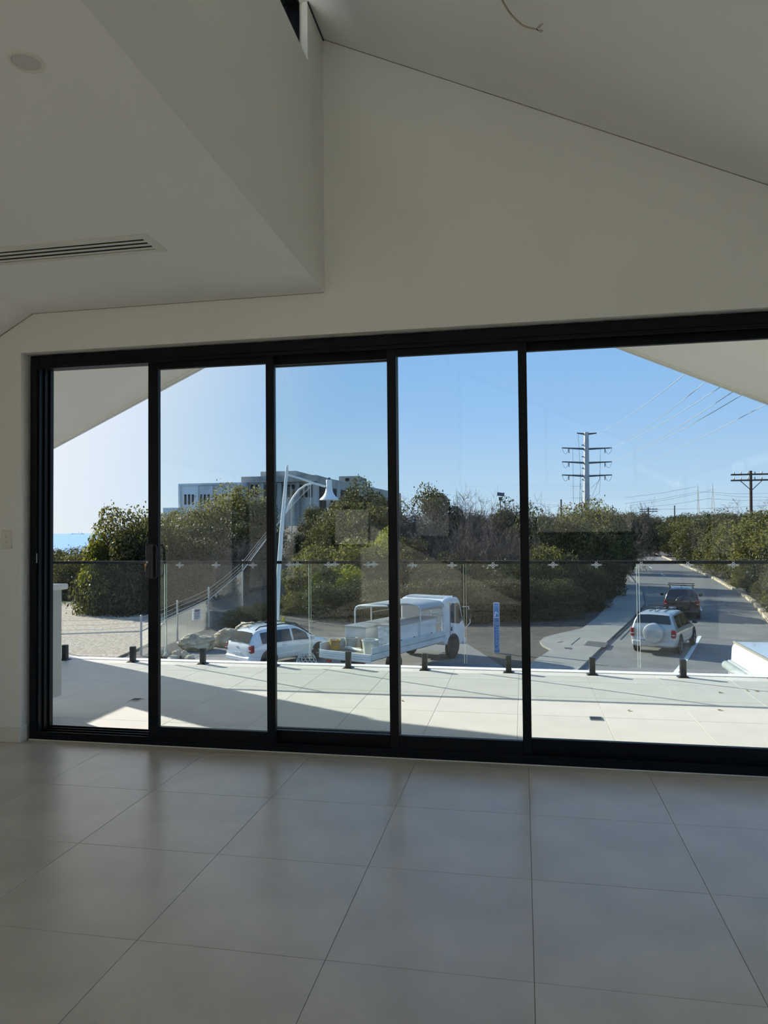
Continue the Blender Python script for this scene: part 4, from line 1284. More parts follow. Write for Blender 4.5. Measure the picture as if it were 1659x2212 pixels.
for i, (a, b_) in enumerate(zip(FP[:4], FP[1:5])):
    z0 = max(FB[i], FB[i + 1]); d = b_ - a
    Lh = Vector((d.x, d.y, 0)).length; n = int(Lh / .14)
    for k in range(-14, n):
        for s in (0, 1):
            u0, u1 = (k / n, (k + 13) / n) if s == 0 else ((k + 13) / n, k / n)
            def P_(u, w):
                u = min(1, max(0, u)); t = a + d * u
                zt2 = t.z - DR; zb2 = FB[i] + (FB[i + 1] - FB[i]) * u + .05
                return Vector((t.x, t.y, zb2 + (zt2 - zb2) * w)) - o_
            w0, w1 = 0.0, 1.0
            lo, hi = u0, u1
            # clip the slanted wire to the bay
            f0 = lambda w: u0 + (u1 - u0) * w
            wa = 0 if 0 <= f0(0) <= 1 else ((0 if f0(0) < 0 else 1) - u0) / (u1 - u0)
            wb_ = 1 if 0 <= f0(1) <= 1 else ((0 if f0(1) < 0 else 1) - u0) / (u1 - u0)
            if wb_ <= wa: continue
            mesh.tube([P_(f0(wa), wa), P_(f0(wb_), wb_)], .0026, 3, cap=False)
me_ = mesh.build('chain_mesh', fst, e); me_['kind'] = 'stuff'
# notice on the fence
nq = at(421, 1327, 34.0)
fd = (FP[3] - FP[2]).normalized()
ns = empty('fence_notice', (nq.x + .08, nq.y, nq.z - .28)); tag(ns, 'white notice board with dark lettering wired to the fence', 'sign')
ns.rotation_euler = (0, 0, math.atan2(fd.y, fd.x) + math.pi * 0)
ns.rotation_euler = (0, 0, R(30))
brd = MB().cbox(-.21, .21, -.012, .0, 0, .56, .004).build('board', M('sign_white', srgb(225, 232, 238), .5), ns)
ink = M('sign_ink', srgb(40, 44, 52), .6)
def text(s, size, loc, rot, mat, parent, name='lettering', ext=.002, align='CENTER', font_bold=False):
    cu = bpy.data.curves.new(name, 'FONT')
    cu.body = s; cu.size = size; cu.extrude = ext; cu.align_x = align; cu.align_y = 'CENTER'; cu.resolution_u = 3
    if font_bold: cu.offset = size * .018
    o = bpy.data.objects.new(name, cu); COL.objects.link(o)
    bpy.context.view_layer.update()
    me = bpy.data.meshes.new_from_object(o)
    bpy.data.objects.remove(o); bpy.data.curves.remove(cu)
    me.materials.append(mat)
    m = bpy.data.objects.new(name, me); COL.objects.link(m)
    m.parent = parent; m.location = loc; m.rotation_euler = rot
    return m
for k, (z, x0, x1, t_) in enumerate([(.49, -.10, .17, .05), (.43, -.10, .15, .05), (.36, -.16, .17, .022), (.31, -.17, .17, .022), (.265, -.14, .15, .022), (.21, -.15, .14, .028), (.16, -.13, .16, .022), (.11, -.16, .15, .022), (.065, -.15, .10, .022)]):
    MB().box(x0, x1, -.0145, -.012, z - t_ / 2, z + t_ / 2).build('print_line', ink, brd)
MB().box(-.18, -.125, -.0145, -.012, .41, .51).build('print_block', M('sign_grey', srgb(130, 138, 150), .6), brd)
# boulders
rockm = M('limestone', srgb(160, 142, 114), .95, col2=srgb(222, 206, 178), vs=2.2, bump=1.0, bs=3.5, detail=9)
def boulder(px, top, bot, wpx, Y, seed, label):
    b_ = at(px, bot, Y); t = at(px, top, Y); g = np.random.default_rng(seed)
    w = wpx * Y / FPX / 2; h = t.z - G
    m = MB(); n, k = 56, 30
    off = Vector((seed * 7.3, seed * 3.1, seed))
    sq = lambda c: math.copysign(abs(c) ** .7, c)
    P = []
    for i in range(k + 1):
        v = math.pi * i / k; rowp = []
        for j in range(n + 1):
            u = 2 * math.pi * (j % n) / n
            d = Vector((sq(math.cos(u)) * math.sin(v) ** .8, sq(math.sin(u)) * math.sin(v) ** .8, math.cos(v)))
            r = .92 + .30 * noise.noise(d * 1.2 + off) + .16 * noise.noise(d * 3.1 + off) + .10 * abs(noise.noise(d * 6.5 + off)) + .05 * noise.noise(d * 14 + off)
            rowp.append((w * r * d.x, w * .75 * r * d.y, h * (.45 + .55 * d.z * r)))
        P.append(rowp)
    m.grid(P)
    o = m.build('boulder', rockm, None, smooth=35, loc=(b_.x, Y, G))
    tag(o, label, 'boulder', 'boulders by the fence')
boulder(425, 1371, 1425, 80, 29.0, 3, 'rounded limestone boulder, nearest the handle stile')
boulder(492, 1357, 1425, 62, 30.2, 5, 'pitted limestone boulder directly behind the white wagon')
boulder(545, 1345, 1420, 80, 31.5, 8, 'limestone boulder showing above the wagon roof')
rub = random.Random(5)
for i, px in enumerate((350, 362, 374, 386, 398, 410, 357, 381)):
    q = atz(px, 1418 + (i % 3) * 4, G)
    m = MB(); m.lathe([(.02, 0), (.16, .02), (.2, .1), (.13, .2), (.03, .24)], 7)
    o = m.build('rubble_stone', rockm, None, loc=(q.x, q.y, G), rz=rub.uniform(0, 6)); o.scale = (rub.uniform(.7, 1.5), rub.uniform(.7, 1.3), rub.uniform(.8, 1.4))
    tag(o, 'small rubble stone left of the boulders, %s' % ['leftmost', 'third from left', 'fourth from left', 'third from right', 'second from right', 'rightmost', 'second from left', 'middle of the heap'][i], 'stone', 'rubble stones by the boulders')
# blue upright sign
sgp = atz(1073.5, 1411, G + .03)
sg = empty('pylon_sign', (sgp.x, sgp.y, G + .02), R(-4)); tag(sg, 'tall narrow blue banner sign with white vertical lettering', 'sign')
k_ = sgp.y / FPX
W_, H_ = 12.6 * k_, 108 * k_
bluem = M('sign_blue', srgb(72, 150, 216), .45)
pb = MB().cbox(-W_ / 2, W_ / 2, -.03, .03, 0.0, H_, .006).build('panel', M('sign_edge', srgb(190, 206, 220), .5), sg)
MB().box(-W_ / 2 + .02, W_ / 2 - .025, -.034, -.03, .04, H_ * .70).build('lower_face', M('sign_blue2', srgb(84, 134, 190), .5), pb)
MB().box(-W_ / 2 + .02, W_ / 2 - .025, -.034, -.03, H_ * .715, H_ - .03).build('upper_face', bluem, pb)
wht = M('sign_letter', srgb(226, 234, 240), .5)
MB().box(-W_ / 2 + .02, W_ / 2 - .025, -.036, -.03, H_ * .70, H_ * .715).build('white_band', wht, pb)
MB().box(-W_ / 2 + .03, W_ / 2 - .04, -.036, -.033, H_ * .925, H_ * .955).build('small_print', M('sign_pale', srgb(120, 172, 222), .5), pb)
text('Compare', .30, (0.0, -.0355, H_ * .345), (R(90), R(-90), 0), M('sign_letter2', srgb(170, 196, 220), .5), pb, 'lettering')
lg = MB().prism([(-.09, H_ * .735), (-.035, H_ * .735), (-.01, H_ * .80), (.075, H_ * .765), (.075, H_ * .79), (-.01, H_ * .825), (-.05, H_ * .825)], -.037, -.033)
lg.build('emblem', wht, pb)
# white wire dome
dq = at(662, 1432, 26.0)
wdm = empty('wire_dome', (dq.x, 26.0, G + .015)); tag(wdm, 'white wire basket dome standing beside the wagon door', 'wire dome')
wr_, wh_ = .40, .60
for k in range(14):
    a = 2 * math.pi * k / 14
    MB().tube([(wr_ * math.sin(t) * math.cos(a + .9 * t), wr_ * math.sin(t) * math.sin(a + .9 * t), wh_ * math.cos(t)) for t in np.linspace(.05, math.pi / 2, 9)], .011, 4).build('rib', lw, wdm)
for t in (.45, .9, 1.3, math.pi / 2):
    MB().tube([(wr_ * math.sin(t) * math.cos(u), wr_ * math.sin(t) * math.sin(u), wh_ * math.cos(t)) for u in np.linspace(0, 2 * math.pi, 25)], .011, 4).build('hoop', lw, wdm)
# walkers far down the road
def walker(px, bot, top, Y, shirt, legs, label, hat, step, rz):
    b_ = at(px, bot, Y); H = (at(px, top, Y).z - b_.z)
    e = empty('person', (b_.x, Y, G + .02), rz); tag(e, label, 'person', 'walkers on the road')
    s = H / 1.72
    me = bpy.data.meshes.new('body')
    V = [(0, 0, .95), (0, 0, 1.15), (0, 0, 1.40), (0, .0, 1.50), (0, .02, 1.58), (0, .02, 1.68),
         (.10, 0, .90), (.11, step * .5, .50), (.11, step * .9, .08), (.11, step * .9 + .14, .04),
         (-.10, 0, .90), (-.11, -step * .45, .50), (-.11, -step * .9, .10), (-.11, -step * .9 + .14, .05),
         (.19, 0, 1.38), (.25, -.05, 1.12), (.25, .10, .92), (-.19, 0, 1.38), (-.25, .02, 1.12), (-.25, .16, .95)]
    E_ = [(0, 1), (1, 2), (2, 3), (3, 4), (4, 5), (0, 6), (6, 7), (7, 8), (8, 9), (0, 10), (10, 11), (11, 12), (12, 13), (2, 14), (14, 15), (15, 16), (2, 17), (17, 18), (18, 19)]
    rad = [.13, .13, .15, .06, .085, .075, .09, .065, .045, .035, .09, .065, .045, .035, .055, .042, .032, .055, .042, .032]
    me.from_pydata([(x * s, y * s, z * s) for x, y, z in V], E_, [])
    me.materials.append(shirt)
    o = place('body', me, e)
    sk = o.modifiers.new('skin', 'SKIN')
    for i, r in enumerate(rad): me.skin_vertices[0].data[i].radius = (r * s, r * s)
    me.skin_vertices[0].data[0].use_root = True
    o.modifiers.new('sub', 'SUBSURF').levels = 1
    m = MB()
    for sx, st_ in ((.10, 1), (-.10, -1)):
        m.tube([(sx * s, 0, .98 * s), (sx * s * 1.08, st_ * step * .5 * s, .5 * s), (sx * s * 1.08, st_ * step * .88 * s, .1 * s)], [.125 * s, .095 * s, .07 * s], 8)
    m.build('trousers', legs, e, smooth=60)
    MB().lathe([(.105 * s, 0), (.11 * s, .05 * s), (.08 * s, .13 * s), (.02 * s, .15 * s)], 10, (0, .02 * s, 1.63 * s)).build('hat', hat, e, smooth=60)
cl_w, cl_d, cl_g = M('cloth_white', srgb(220, 222, 226), .8), M('cloth_dark', srgb(40, 42, 48), .8), M('cloth_grey', srgb(120, 108, 104), .8)
walker(1402.5, 1194.5, 1177, 150, cl_w, cl_d, 'walker in a pale top and hat on the far road, left of the pair', cl_w, .18, 2.6)
walker(1408, 1194.5, 1180, 151, cl_g, cl_d, 'walker in dark clothes on the far road, right of the pair', cl_d, -.16, 2.9)
# ================================================================== VEHICLES
white_p = M('white_car_paint', srgb(232, 234, 236), .25, coat=1.0)
silver_p = M('silver_car_paint', srgb(196, 197, 194), .3, metal=.3, coat=1.0)
black_p = M('black_car_paint', (.012, .012, .013), .2, coat=1.0)
car_glass = M('car_glass', (.012, .015, .017), .04, spec=.8)
rubber = M('rubber', (.015, .015, .016), .8)
alloy = M('alloy', (.42, .42, .42), .35, metal=.8)
red_l = M('tail_red', (.30, .015, .012), .15, coat=1)
clear_l = M('lamp_clear', (.75, .75, .74), .1, coat=1)
darkpl = M('dark_plastic', (.02, .02, .022), .55)
plate_m = M('number_plate', srgb(205, 212, 222), .5)
ROOT = None
def lerp_prof(ST, x):
    for a, b_ in zip(ST[:-1], ST[1:]):
        if a[0] <= x <= b_[0]:
            t = (x - a[0]) / (b_[0] - a[0])
            return [u + (v - u) * t for u, v in zip(a, b_)]
    return list(ST[0] if x < ST[0][0] else ST[-1])
def section(s):
    x, zb, w, zbelt, wt, zt = s
    zm = zb + (zbelt - zb) * .55
    return [(0, zb), (w * .9, zb), (w * .985, zb + .10), (w, zm), (w * .985, zbelt), (wt, zt - .09), (wt - .06, zt - .03), (wt - .16, zt), (0, zt + .025)]
def suv(ST, paint, name, label, loc, rz, sc, hs=1.0, rails=True, spare=None, rack=False, tail='mid', rear=( -2.13, -1.84), sidew=None, plate_txt=False):
    e = empty(name, loc, rz); tag(e, label, 'car'); e.scale = (sc, sc, sc * hs)
    m = MB()
    rows = []
    for s in ST:
        h = section(s)
        rows.append([(s[0], y, z) for y, z in h] + [(s[0], -y, z) for y, z in h[-2:0:-1]])
    n = len(rows[0]); base = 0
    for r_ in rows: m.v += r_
    for i in range(len(rows) - 1):
        for k in range(n):
            k2 = (k + 1) % n
            m.f.append((i * n + k, i * n + k2, (i + 1) * n + k2, (i + 1) * n + k))
    m.f.append(tuple(range(n))[::-1]); m.f.append(tuple((len(rows) - 1) * n + k for k in range(n)))
    # flip if needed
    m.f = [f_[::-1] for f_ in m.f]
    body = m.build('body', paint, e, smooth=45)
    sd = body.modifiers.new('sub', 'SUBSURF'); sd.levels = 2; sd.render_levels = 2
    # side windows
    for (x0, x1) in sidew:
        for sy in (1, -1):
            P = []
            for x in np.linspace(x0, x1, 7):
                q = lerp_prof(ST, x)
                h = section(q)
                a, b_ = h[4], h[5]
                f0, f1 = .10, .92
                P.append([(x, sy * (a[0] + (b_[0] - a[0]) * t - .012 + .016), a[1] + (b_[1] - a[1]) * t) for t in np.linspace(f0, f1, 4)])
            g = MB().grid(P); g.build('side_window', car_glass, e, smooth=60)
    # rear window and windscreen
    def top_panel(x0, x1, nm, inset, lift):
        P = []
        for x in np.linspace(x0, x1, 6):
            q = lerp_prof(ST, x); w = q[4] - inset
            P.append([(x + lift[0], y, q[5] + .025 * (1 - (y / w) ** 2) + lift[1]) for y in np.linspace(-w, w, 9)])
        return MB().grid(P).build(nm, car_glass, e, smooth=60)
    rw_ = top_panel(rear[0], rear[1], 'rear_window', .10, (-.03, .015))
    q = lerp_prof(ST, rear[0])
    MB().tube([(rear[0] - .05, 0, q[5] + .05), (rear[0] - .03, .30, q[5] + .09)], .012, 5).build('wiper', darkpl, rw_)
    top_panel(.42, 1.16, 'windscreen', .10, (.02, .02))
    # wheels
    wm = MB().lathe([(.20, -.09), (.30, -.10), (.335, -.075), (.345, 0), (.335, .075), (.30, .10), (.20, .09)], 28, axis='y').mesh('tyre', rubber, 50)
    rm = MB().lathe([(.03, .085), (.08, .09), (.19, .075), (.205, .095), (.205, -.05)], 24, axis='y')
    for k in range(5):
        a = 2 * math.pi * k / 5
        b_ = MB().box(.04, .20, .08, .096, -.022, .022).xf(Matrix.Rotation(a, 4, 'Y')); rm.add(b_.v, b_.f)
    rmm = rm.mesh('rim', alloy, 40)
    am_ = MB().lathe([(.42, -.02), (.42, .012), (.40, .016)], 28, axis='y').mesh('wheel_arch', darkpl, 40)  # dark disc drawn as the shade inside the wheel well
    wv = lerp_prof(ST, 0)[2]
    for x in (-1.30, 1.33):
        for sy in (1, -1):
            w_ = place('wheel', wm, e, (x, sy * (wv - .07), .345))
            r_ = place('rim', rmm, w_)
            if sy < 0: r_.rotation_euler = (0, 0, math.pi)
            a = place('wheel_arch', am_, e, (x, sy * (lerp_prof(ST, x)[2] * .99), .40))
            if sy < 0: a.rotation_euler = (0, 0, math.pi)
    wr0 = lerp_prof(ST, -2.05)
    for sy in (1, -1):
        MB().cbox(-2.19, -1.98, sy * .80 - .09 if sy > 0 else -.89, sy * .80 + .09 if sy > 0 else -.71, .72, 1.06, .04).build('tail_light', red_l, e)
        MB().cbox(-2.20, -2.0, sy * .80 - .07 if sy > 0 else -.87, sy * .80 + .07 if sy > 0 else -.73, .82, .87, .02).build('tail_light_band', clear_l, e)
        mm = MB().cbox(.78, .92, sy * 1.03 - .10, sy * 1.03 + .10, 1.02, 1.18, .04); mm.build('door_mirror', paint if paint is not silver_p else darkpl, e)
        for xh in (-.55, .35):
            MB().cbox(xh - .09, xh + .09, sy * (wv - .005) - .015, sy * (wv - .005) + .015, .90, .935, .008).build('door_handle', paint, e)
        MB().box(-1.0, 1.0, sy * (wv) - .006, sy * (wv) + .006, .52, .57).build('side_trim', paint, e)
        MB().cbox(2.0, 2.17, sy * .62 - .14, sy * .62 + .14, .62, .76, .03).build('headlight', clear_l, e)
        if rails:
            zr = lerp_prof(ST, -.6)[5]
            wr_ = lerp_prof(ST, -.6)[4] - .08
            MB().tube([(-1.75, sy * wr_, zr - .06), (-1.55, sy * wr_, zr + .06), (-.2, sy * wr_, zr + .08), (.25, sy * wr_, zr + .04), (.4, sy * wr_, zr - .05)], .028, 6).build('roof_rail', darkpl, e, smooth=60)
    if rack:
        zr = lerp_prof(ST, -.6)[5]
        for x in (-1.2, .1):
            MB().cbox(x - .03, x + .03, -.70, .70, zr + .07, zr + .11, .01).build('cross_bar', darkpl, e)
    for y in (-.3, 0, .3):
        zr = lerp_prof(ST, -.6)[5]
        MB().box(-1.5, .2, y - .012, y + .012, zr + .0, zr + .028).build('roof_rib', paint, e)
    MB().tube([(-1.62, 0, lerp_prof(ST, -1.6)[5]), (-1.72, 0, lerp_prof(ST, -1.6)[5] + .14)], .012, 5).build('aerial', darkpl, e)
    MB().cbox(-2.24, -2.1, -.82, .82, .36, .58, .05).build('rear_bumper', paint, e)
    pt = MB().box(-2.225, -2.20, -.26 + (.48 if spare else 0), .26 + (.48 if spare else 0) - (.1 if spare else 0), .62, .73).build('number_plate', plate_m, e)
    if spare:
        sp_ = MB().lathe([(.02, -.27), (.28, -.265), (.37, -.24), (.41, -.18), (.415, -.04), (.38, .0)], 36, (-2.15, -.06, .90), 'x').build('spare_wheel_cover', paint, e, smooth=40)
        MB().tube([(-2.15 - .272, -.06 + .14 * math.cos(t), .93 + .07 * math.sin(t)) for t in np.linspace(.3, 2.4, 8)], .006, 4).build('embossed_curve', alloy, sp_)
    else:
        MB().tube([(-2.2, .06 * math.cos(t), .93 + .035 * math.sin(t)) for t in np.linspace(0, 6.283, 13)], .008, 4).build('badge', alloy, e)
    return e
ST_W = [(-2.20, .46, .76, .84, .74, .96), (-2.15, .36, .86, .95, .80, 1.06), (-2.0, .30, .90, 1.0, .74, 1.34), (-1.80, .28, .91, 1.01, .69, 1.58), (-1.55, .28, .91, 1.01, .67, 1.64), (-.6, .27, .91, 1.0, .68, 1.69), (.25, .27, .91, .98, .66, 1.66), (.60, .27, .91, .975, .66, 1.50), (1.20, .27, .91, .96, .78, 1.06), (1.45, .28, .90, .93, .76, 1.01), (1.95, .30, .86, .82, .68, .90), (2.13, .34, .78, .68, .58, .76), (2.20, .42, .68, .56, .46, .62)]
ST_R = [(-2.16, .46, .78, .95, .78, 1.06), (-2.12, .36, .87, 1.0, .82, 1.14), (-2.04, .30, .90, 1.02, .76, 1.42), (-1.94, .28, .91, 1.02, .70, 1.62), (-1.60, .28, .91, 1.02, .68, 1.68), (-.6, .27, .91, 1.01, .68, 1.70), (.25, .27, .91, .99, .66, 1.66), (.60, .27, .91, .985, .66, 1.50), (1.20, .27, .91, .97, .78, 1.08), (1.45, .28, .90, .94, .76, 1.02), (1.92, .30, .86, .82, .68, .90), (2.08, .34, .78, .68, .58, .76), (2.15, .42, .68, .56, .46, .62)]
suv(ST_W, white_p, 'station_wagon', 'white wagon with roof rails parked beside the boulders', (-9.25, 26.9, G + .015), R(57), .92, .95, True, sidew=((-1.62, -1.0), (-.9, -.12), (-.02, .78)), rear=(-2.12, -1.86))
suv(ST_R, silver_p, 'four_wheel_drive', 'silver four wheel drive with a round spare wheel cover, nearest on the road', (5.85, 32.3, G + .02), R(67), .98, 1.0, False, spare=True, rack=True, sidew=((-1.6, -1.0), (-.9, -.12), (-.02, .78)), rear=(-2.09, -1.96))
suv(ST_R, black_p, 'four_wheel_drive', 'black four wheel drive with a roof rack ahead of the silver one', (8.95, 44.4, G + .02), R(79), 1.02, 1.0, True, spare=True, rack=True, sidew=((-1.6, -1.0), (-.9, -.12), (-.02, .78)), rear=(-2.09, -1.96))

# ---- truck
tray_m = M('tray_white', srgb(216, 218, 216), .5, var=.12, vs=1.5)
ply = M('tray_floor', srgb(150, 136, 116), .85, var=.3, vs=2.5)
alu = M('checker_plate', srgb(178, 180, 180), .4, metal=.5, bump=.4, bs=60)
TR = (-5.9, 23.7, G + .015)
t = empty('tray_truck', TR, R(67)); tag(t, 'white flat tray truck with a mesh roofed rack and tool boxes', 'truck')
hwT = 1.08
MB().box(.3, 6.6, -.42, -.30, .55, .78).build('chassis_rail', darkpl, t)
MB().box(.3, 6.6, .30, .42, .55, .78).build('chassis_rail', darkpl, t)
MB().box(0, 4.95, -hwT, hwT, .80, .93).build('tray_floor', ply, t)
for sy in (1, -1):
    b_ = MB().cbox(0.0, 4.95, sy * hwT - .025, sy * hwT + .025, .78, 1.20, .01).build('side_board', tray_m, t)
    MB().box(0, 4.95, sy * (hwT + .027) - .006, sy * (hwT + .027) + .006, .98, 1.0).build('swage_line', M('tray_shadow', srgb(150, 152, 152), .6), b_)  # shade of the pressed crease drawn as a darker grey strip
tb_ = MB().cbox(-.06, 0.0, -hwT, hwT, .70, .98, .01).build('tail_board', tray_m, t)
for k in range(3):
    MB().box(-.075, -.06, -hwT + .05, hwT - .05, .74 + k * .075, .78 + k * .075).build('reflective_strip', M('strip_white', srgb(235, 238, 240), .4), tb_)
# tool boxes
tbx = MB().cbox(1.45, 4.35, -hwT + .06, -.35, .93, 1.72, .015).build('tool_box', white_p, t)
MB().box(1.40, 4.40, -hwT + .03, -.32, 1.72, 1.77).build('lid', alu, tbx)
for x in (1.9, 2.75, 3.2, 4.0):
    MB().cbox(x - .05, x + .05, -hwT + .045, -hwT + .065, 1.08, 1.22, .02).build('latch', darkpl, tbx)
tb2 = MB().cbox(1.35, 4.2, .10, hwT - .06, .93, 1.60, .015).build('tool_box', tray_m, t)
MB().box(1.30, 4.25, .07, hwT - .03, 1.60, 1.65).build('lid', alu, tb2)
MB().box(1.36, 1.45, -hwT + .10, -.40, 1.0, 1.66).build('end_sticker', M('sticker', srgb(206, 210, 214), .5, var=.3, vs=9), tbx)
# rack: hoops, rails, mesh roof
hoop = lambda x, zt: [(x, -hwT, 1.15), (x, -hwT, zt - .18), (x, -hwT + .05, zt - .06), (x, -hwT + .18, zt), (x, hwT - .18, zt), (x, hwT - .05, zt - .06), (x, hwT, zt - .18), (x, hwT, 1.15)]
for x in (3.1, 4.75):
    MB().tube(hoop(x, 2.30), .028, 8).build('rack_hoop', tray_m, t, smooth=60)
MB().tube([(2.05, -.35, 2.34)] + hoop(2.05, 2.30)[4:], .028, 8).build('rack_hoop', tray_m, t, smooth=60)
rf = MB()
rf.grid([[((2.05 if y > -.4 else 3.05) * (1 - u) + 4.85 * u, y, z) for (y, z) in ((-hwT - .01, 2.10), (-hwT + .03, 2.23), (-hwT + .16, 2.31), (-.5, 2.345), (0, 2.355), (.5, 2.345), (hwT - .16, 2.31), (hwT - .03, 2.23), (hwT + .01, 2.12))] for u in np.linspace(0, 1, 8)])
rfo = rf.build('mesh_roof', M('perforated_sheet', srgb(176, 180, 182), .45, metal=.4, bump=.5, bs=80), t, smooth=60)
md = rfo.modifiers.new('solid', 'SOLIDIFY'); md.thickness = .012
for sy in (1, -1):
    for z in (1.55, 1.95):
        MB().tube([(3.1, sy * hwT, z), (4.75, sy * hwT, z)], .018, 6).build('side_rail', tray_m, t)
for z in (1.3, 1.55, 1.8, 2.05):
    MB().tube([(4.8, -hwT, z), (4.8, -hwT + .5, z)], .016, 6).build('ladder_rung', tray_m, t)
MB().tube([(4.8, -hwT + .5, 1.0), (4.8, -hwT + .5, 2.25)], .02, 6).build('ladder_stile', tray_m, t)
MB().tube([(4.62, -.55, 1.12), (4.62, -.55, 1.121)], .30, 16).build('hose_reel', darkpl, t)
# cab
cabp = MB().prism([(5.02, .60), (5.02, 2.26), (5.15, 2.36), (5.55, 2.42), (6.15, 2.36), (6.32, 2.22), (6.62, 1.42), (6.72, 1.15), (6.74, .55), (6.4, .45)], -1.0, 1.0)
cab = cabp.build('cab', white_p, t); bv = cab.modifiers.new('bevel', 'BEVEL'); bv.width = .10; bv.segments = 4; bv.limit_method = 'ANGLE'; bv.angle_limit = R(25)
for k in range(6):
    MB().box(5.2 + k * .15, 5.25 + k * .15, -.85, .85, 2.38, 2.445 - abs(k - 2) * .008).build('roof_rib', white_p, cab)
for sy in (1, -1):
    y = sy * 1.004
    MB().prism([(5.52, 1.42), (5.52, 2.08), (5.60, 2.16), (6.12, 2.14), (6.24, 2.05), (6.50, 1.42), (6.2, 1.30)], y - .006, y + .006).build('side_window', car_glass, cab)
    MB().box(5.47, 5.485, y - .005, y + .005, .95, 2.2).build('door_seam', darkpl, cab)
    MB().cbox(5.55, 5.64, y - .018, y + .018, 1.08, 1.24, .01).build('door_handle', darkpl, cab)
    MB().lathe([(.47, -.03), (.47, .0), (.45, .006)], 28, (5.72, sy * 1.0, .50), 'y').build('wheel_arch', darkpl, cab)  # dark disc stands for the shaded well round the wheel
    mr_ = MB().tube([(6.5, sy * 1.02, 1.95), (6.72, sy * 1.18, 1.95), (6.78, sy * 1.22, 1.3), (6.6, sy * 1.02, 1.0)], .016, 6).build('mirror_arm', white_p, cab)
    MB().cbox(6.68, 6.76, sy * 1.2 - .09, sy * 1.2 + .09, 1.45, 1.85, .02).build('mirror', darkpl, mr_)
MB().add([(6.34, -.86, 2.16), (6.34, .86, 2.16), (6.635, .90, 1.42), (6.635, -.90, 1.42)], [(0, 1, 2, 3)]).build('windscreen', car_glass, cab)
MB().cbox(6.66, 6.82, -1.0, 1.0, .42, .68, .04).build('front_bumper', white_p, cab)
wm = MB().lathe([(.22, -.10), (.36, -.11), (.395, -.08), (.40, 0), (.395, .08), (.36, .11), (.22, .10)], 28, axis='y').mesh('tyre', rubber, 50)
rmm = MB().lathe([(.03, .05), (.1, .055), (.12, .03), (.2, .02), (.225, .10), (.225, -.05)], 24, axis='y').mesh('rim', M('steel_rim', srgb(150, 150, 148), .5), 40)
for x, ys in ((5.72, .945), (1.75, .80)):
    for sy in (1, -1):
        w_ = place('wheel', wm, t, (x, sy * ys, .40)); r_ = place('rim', rmm, w_)
        if sy < 0: r_.rotation_euler = (0, 0, math.pi)
MB().cbox(-.05, .02, -.8, -.6, .58, .68, .01).build('tail_light', red_l, t)
MB().cbox(-.05, .02, .6, .8, .58, .68, .01).build('tail_light', red_l, t)
# buckets and oddments on the tray
MT = Matrix.Translation(TR) @ Matrix.Rotation(R(67), 4, 'Z')
def bucket(lx, ly, r, h, mat, label, inside, handle=True):
    p_ = MT @ Vector((lx, ly, .932))
    e = empty('bucket', p_, pr.uniform(0, 6)); tag(e, label, 'bucket', 'buckets on the truck tray')
    MB().lathe([(r * .80, 0), (r * .98, h * .9), (r * 1.06, h * .92), (r * 1.06, h), (r * .95, h), (r * .80, h * .5), (.02, h * .5)], 24).build('pail', mat, e, smooth=40)
    MB().lathe([(.01, h * .52), (r * .84, h * .54), (r * .84, h * .60), (.01, h * .66)], 16).build('contents', inside, e)
    if handle: MB().tube([(r * 1.07 * math.cos(t_), r * 1.07 * math.sin(t_) * .35 + r * .7, h * (.9 - .25 * math.sin(t_))) for t_ in np.linspace(0, math.pi, 9)], .008, 4).build('handle', steel, e)
bw, by, bgr = M('bucket_white', srgb(206, 208, 198), .6, var=.15, vs=5), M('bucket_yellow', srgb(196, 150, 60), .6, var=.2, vs=5), M('bucket_grey', srgb(168, 170, 166), .6, var=.2, vs=5)
cem = M('cement_grey', srgb(100, 100, 98), .9)
bucket(.42, -.72, .27, .46, bw, 'large off-white bucket at the near rear corner of the truck tray', cem)
bucket(.45, .78, .19, .34, by, 'yellow stained bucket at the far rear corner of the truck tray', cem)
bucket(.90, .42, .22, .38, bgr, 'grey bucket in the middle of the truck tray', M('dark_mix', srgb(60, 62, 62), .9))
bucket(1.12, .0, .16, .30, by, 'yellow bucket lying nearest the tool boxes', bw)
bucket(.62, .95, .15, .33, bw, 'pale tub beside the yellow stained bucket on the tray', cem)
pp = MT @ Vector((.55, .05, .99))
o = MB().tube([(-.45, -.1, 0), (.45, .1, 0)], .06, 12).build('white_pipe', bw, None, smooth=50, loc=pp, rz=R(67 + 60)); tag(o, 'white rolled tube lying across the truck tray', 'tube')

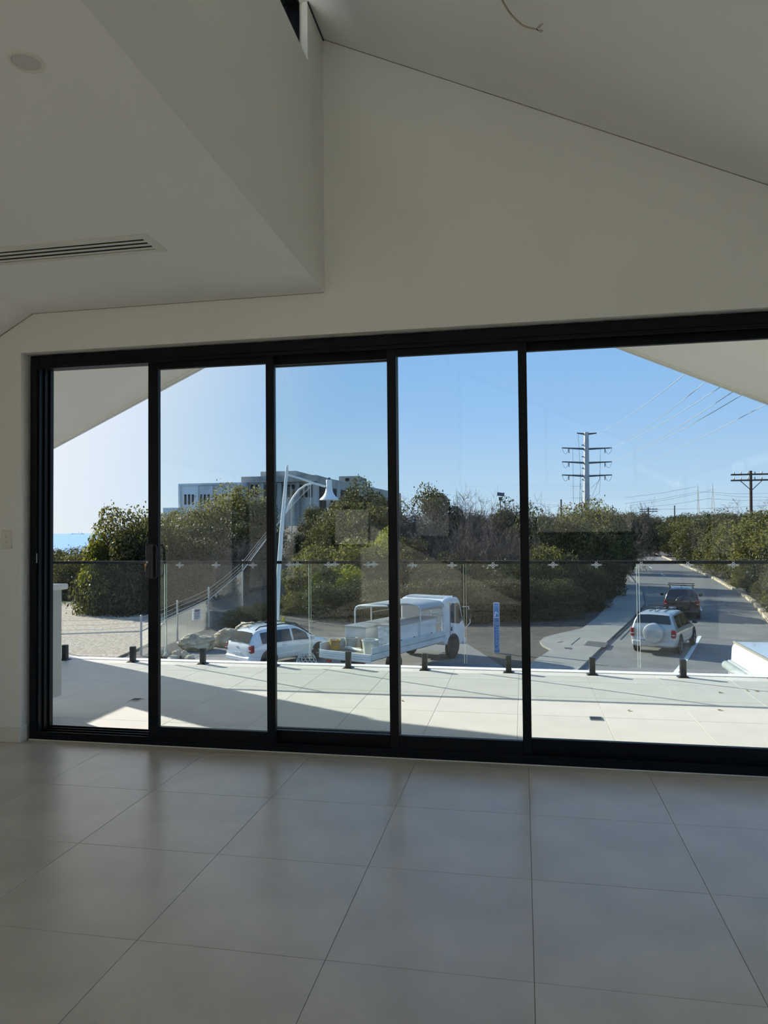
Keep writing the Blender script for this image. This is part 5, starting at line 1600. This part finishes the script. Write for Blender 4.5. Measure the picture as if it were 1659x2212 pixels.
# ---- white camper canopy at the right edge
VX0, VX1, VY0, VY1 = 5.40, 7.25, 15.6, 20.9
v = empty('camper_van', ((VX0 + VX1) / 2, (VY0 + VY1) / 2, G + .02)); tag(v, 'white roofed camper van with a rolled grey awning at the right edge', 'van')
hx, hy = (VX1 - VX0) / 2, (VY1 - VY0) / 2
bdy = MB().prism([(-hx + .02, .45), (hx - .02, .45), (hx, 1.0), (hx - .06, 1.85), (hx - .14, 1.96), (-hx + .14, 1.96), (-hx + .06, 1.85), (-hx, 1.0)], -hy, hy)
bd = bdy.build('body', white_p, v); bv = bd.modifiers.new('bevel', 'BEVEL'); bv.width = .05; bv.segments = 3; bv.limit_method = 'ANGLE'
MB().cbox(-hx + .10, hx - .10, -hy + .1, hy - .1, 1.95, 1.99, .015).build('roof_panel', white_p, v)
MB().box(-hx + .09, -hx + .13, -hy + .05, hy - .05, 1.95, 2.005).build('gutter', M('gutter_grey', srgb(150, 144, 132), .6), v)
MB().tube([(-hx - .10, -hy + .3, 1.36), (-hx - .10, hy - .05, 1.36)], .11, 14).build('awning_roll', M('awning_grey', srgb(150, 158, 156), .8, var=.1, vs=6), v, smooth=50)
MB().cbox(-hx - .06, -hx + .05, -hy + .3, hy - .05, 1.42, 1.50, .02).build('awning_rail', M('awning_rail', srgb(165, 170, 170), .5), v)
for i, (ya, yb) in enumerate(((hy - .75, hy - .12), (hy - 2.4, hy - .85), (hy - 4.2, hy - 2.55))):
    w_ = MB().box(-hx - .012, -hx + .02, ya, yb, .72, 1.12).build('side_window', car_glass, v)
    fr = MB(); y0_, y1_ = ya - .04, yb + .04
    fr.box(-hx - .02, -hx + .01, y0_, y1_, 1.10, 1.18); fr.box(-hx - .02, -hx + .01, y0_, ya, .68, 1.18); fr.box(-hx - .02, -hx + .01, yb, y1_, .68, 1.18)
    fr.build('window_surround', white_p, w_)
MB().tube([(.25, hy - 1.7, 1.98), (.25, hy - 1.7, 3.1)], .02, 6).build('aerial', darkpl, v)
MB().cbox(.1, hx - .2, hy - 2.0, hy - 1.1, 1.99, 2.03, .01).build('solar_panel', M('solar_panel2', srgb(96, 106, 122), .25), v)
MB().tube([(-hx - .02, hy + .05, .6), (-hx + .0, hy + .02, 1.25)], .015, 6).build('flag_rod', white_p, v)
wm2 = MB().lathe([(.20, -.1), (.33, -.11), (.37, -.06), (.37, .06), (.33, .11), (.20, .10)], 28, axis='x').mesh('tyre', rubber, 50)
for y in (-hy + .95, hy - .95):
    for sx in (-1, 1):
        w_ = place('wheel', wm2, v, (sx * (hx - .12), y, .37))
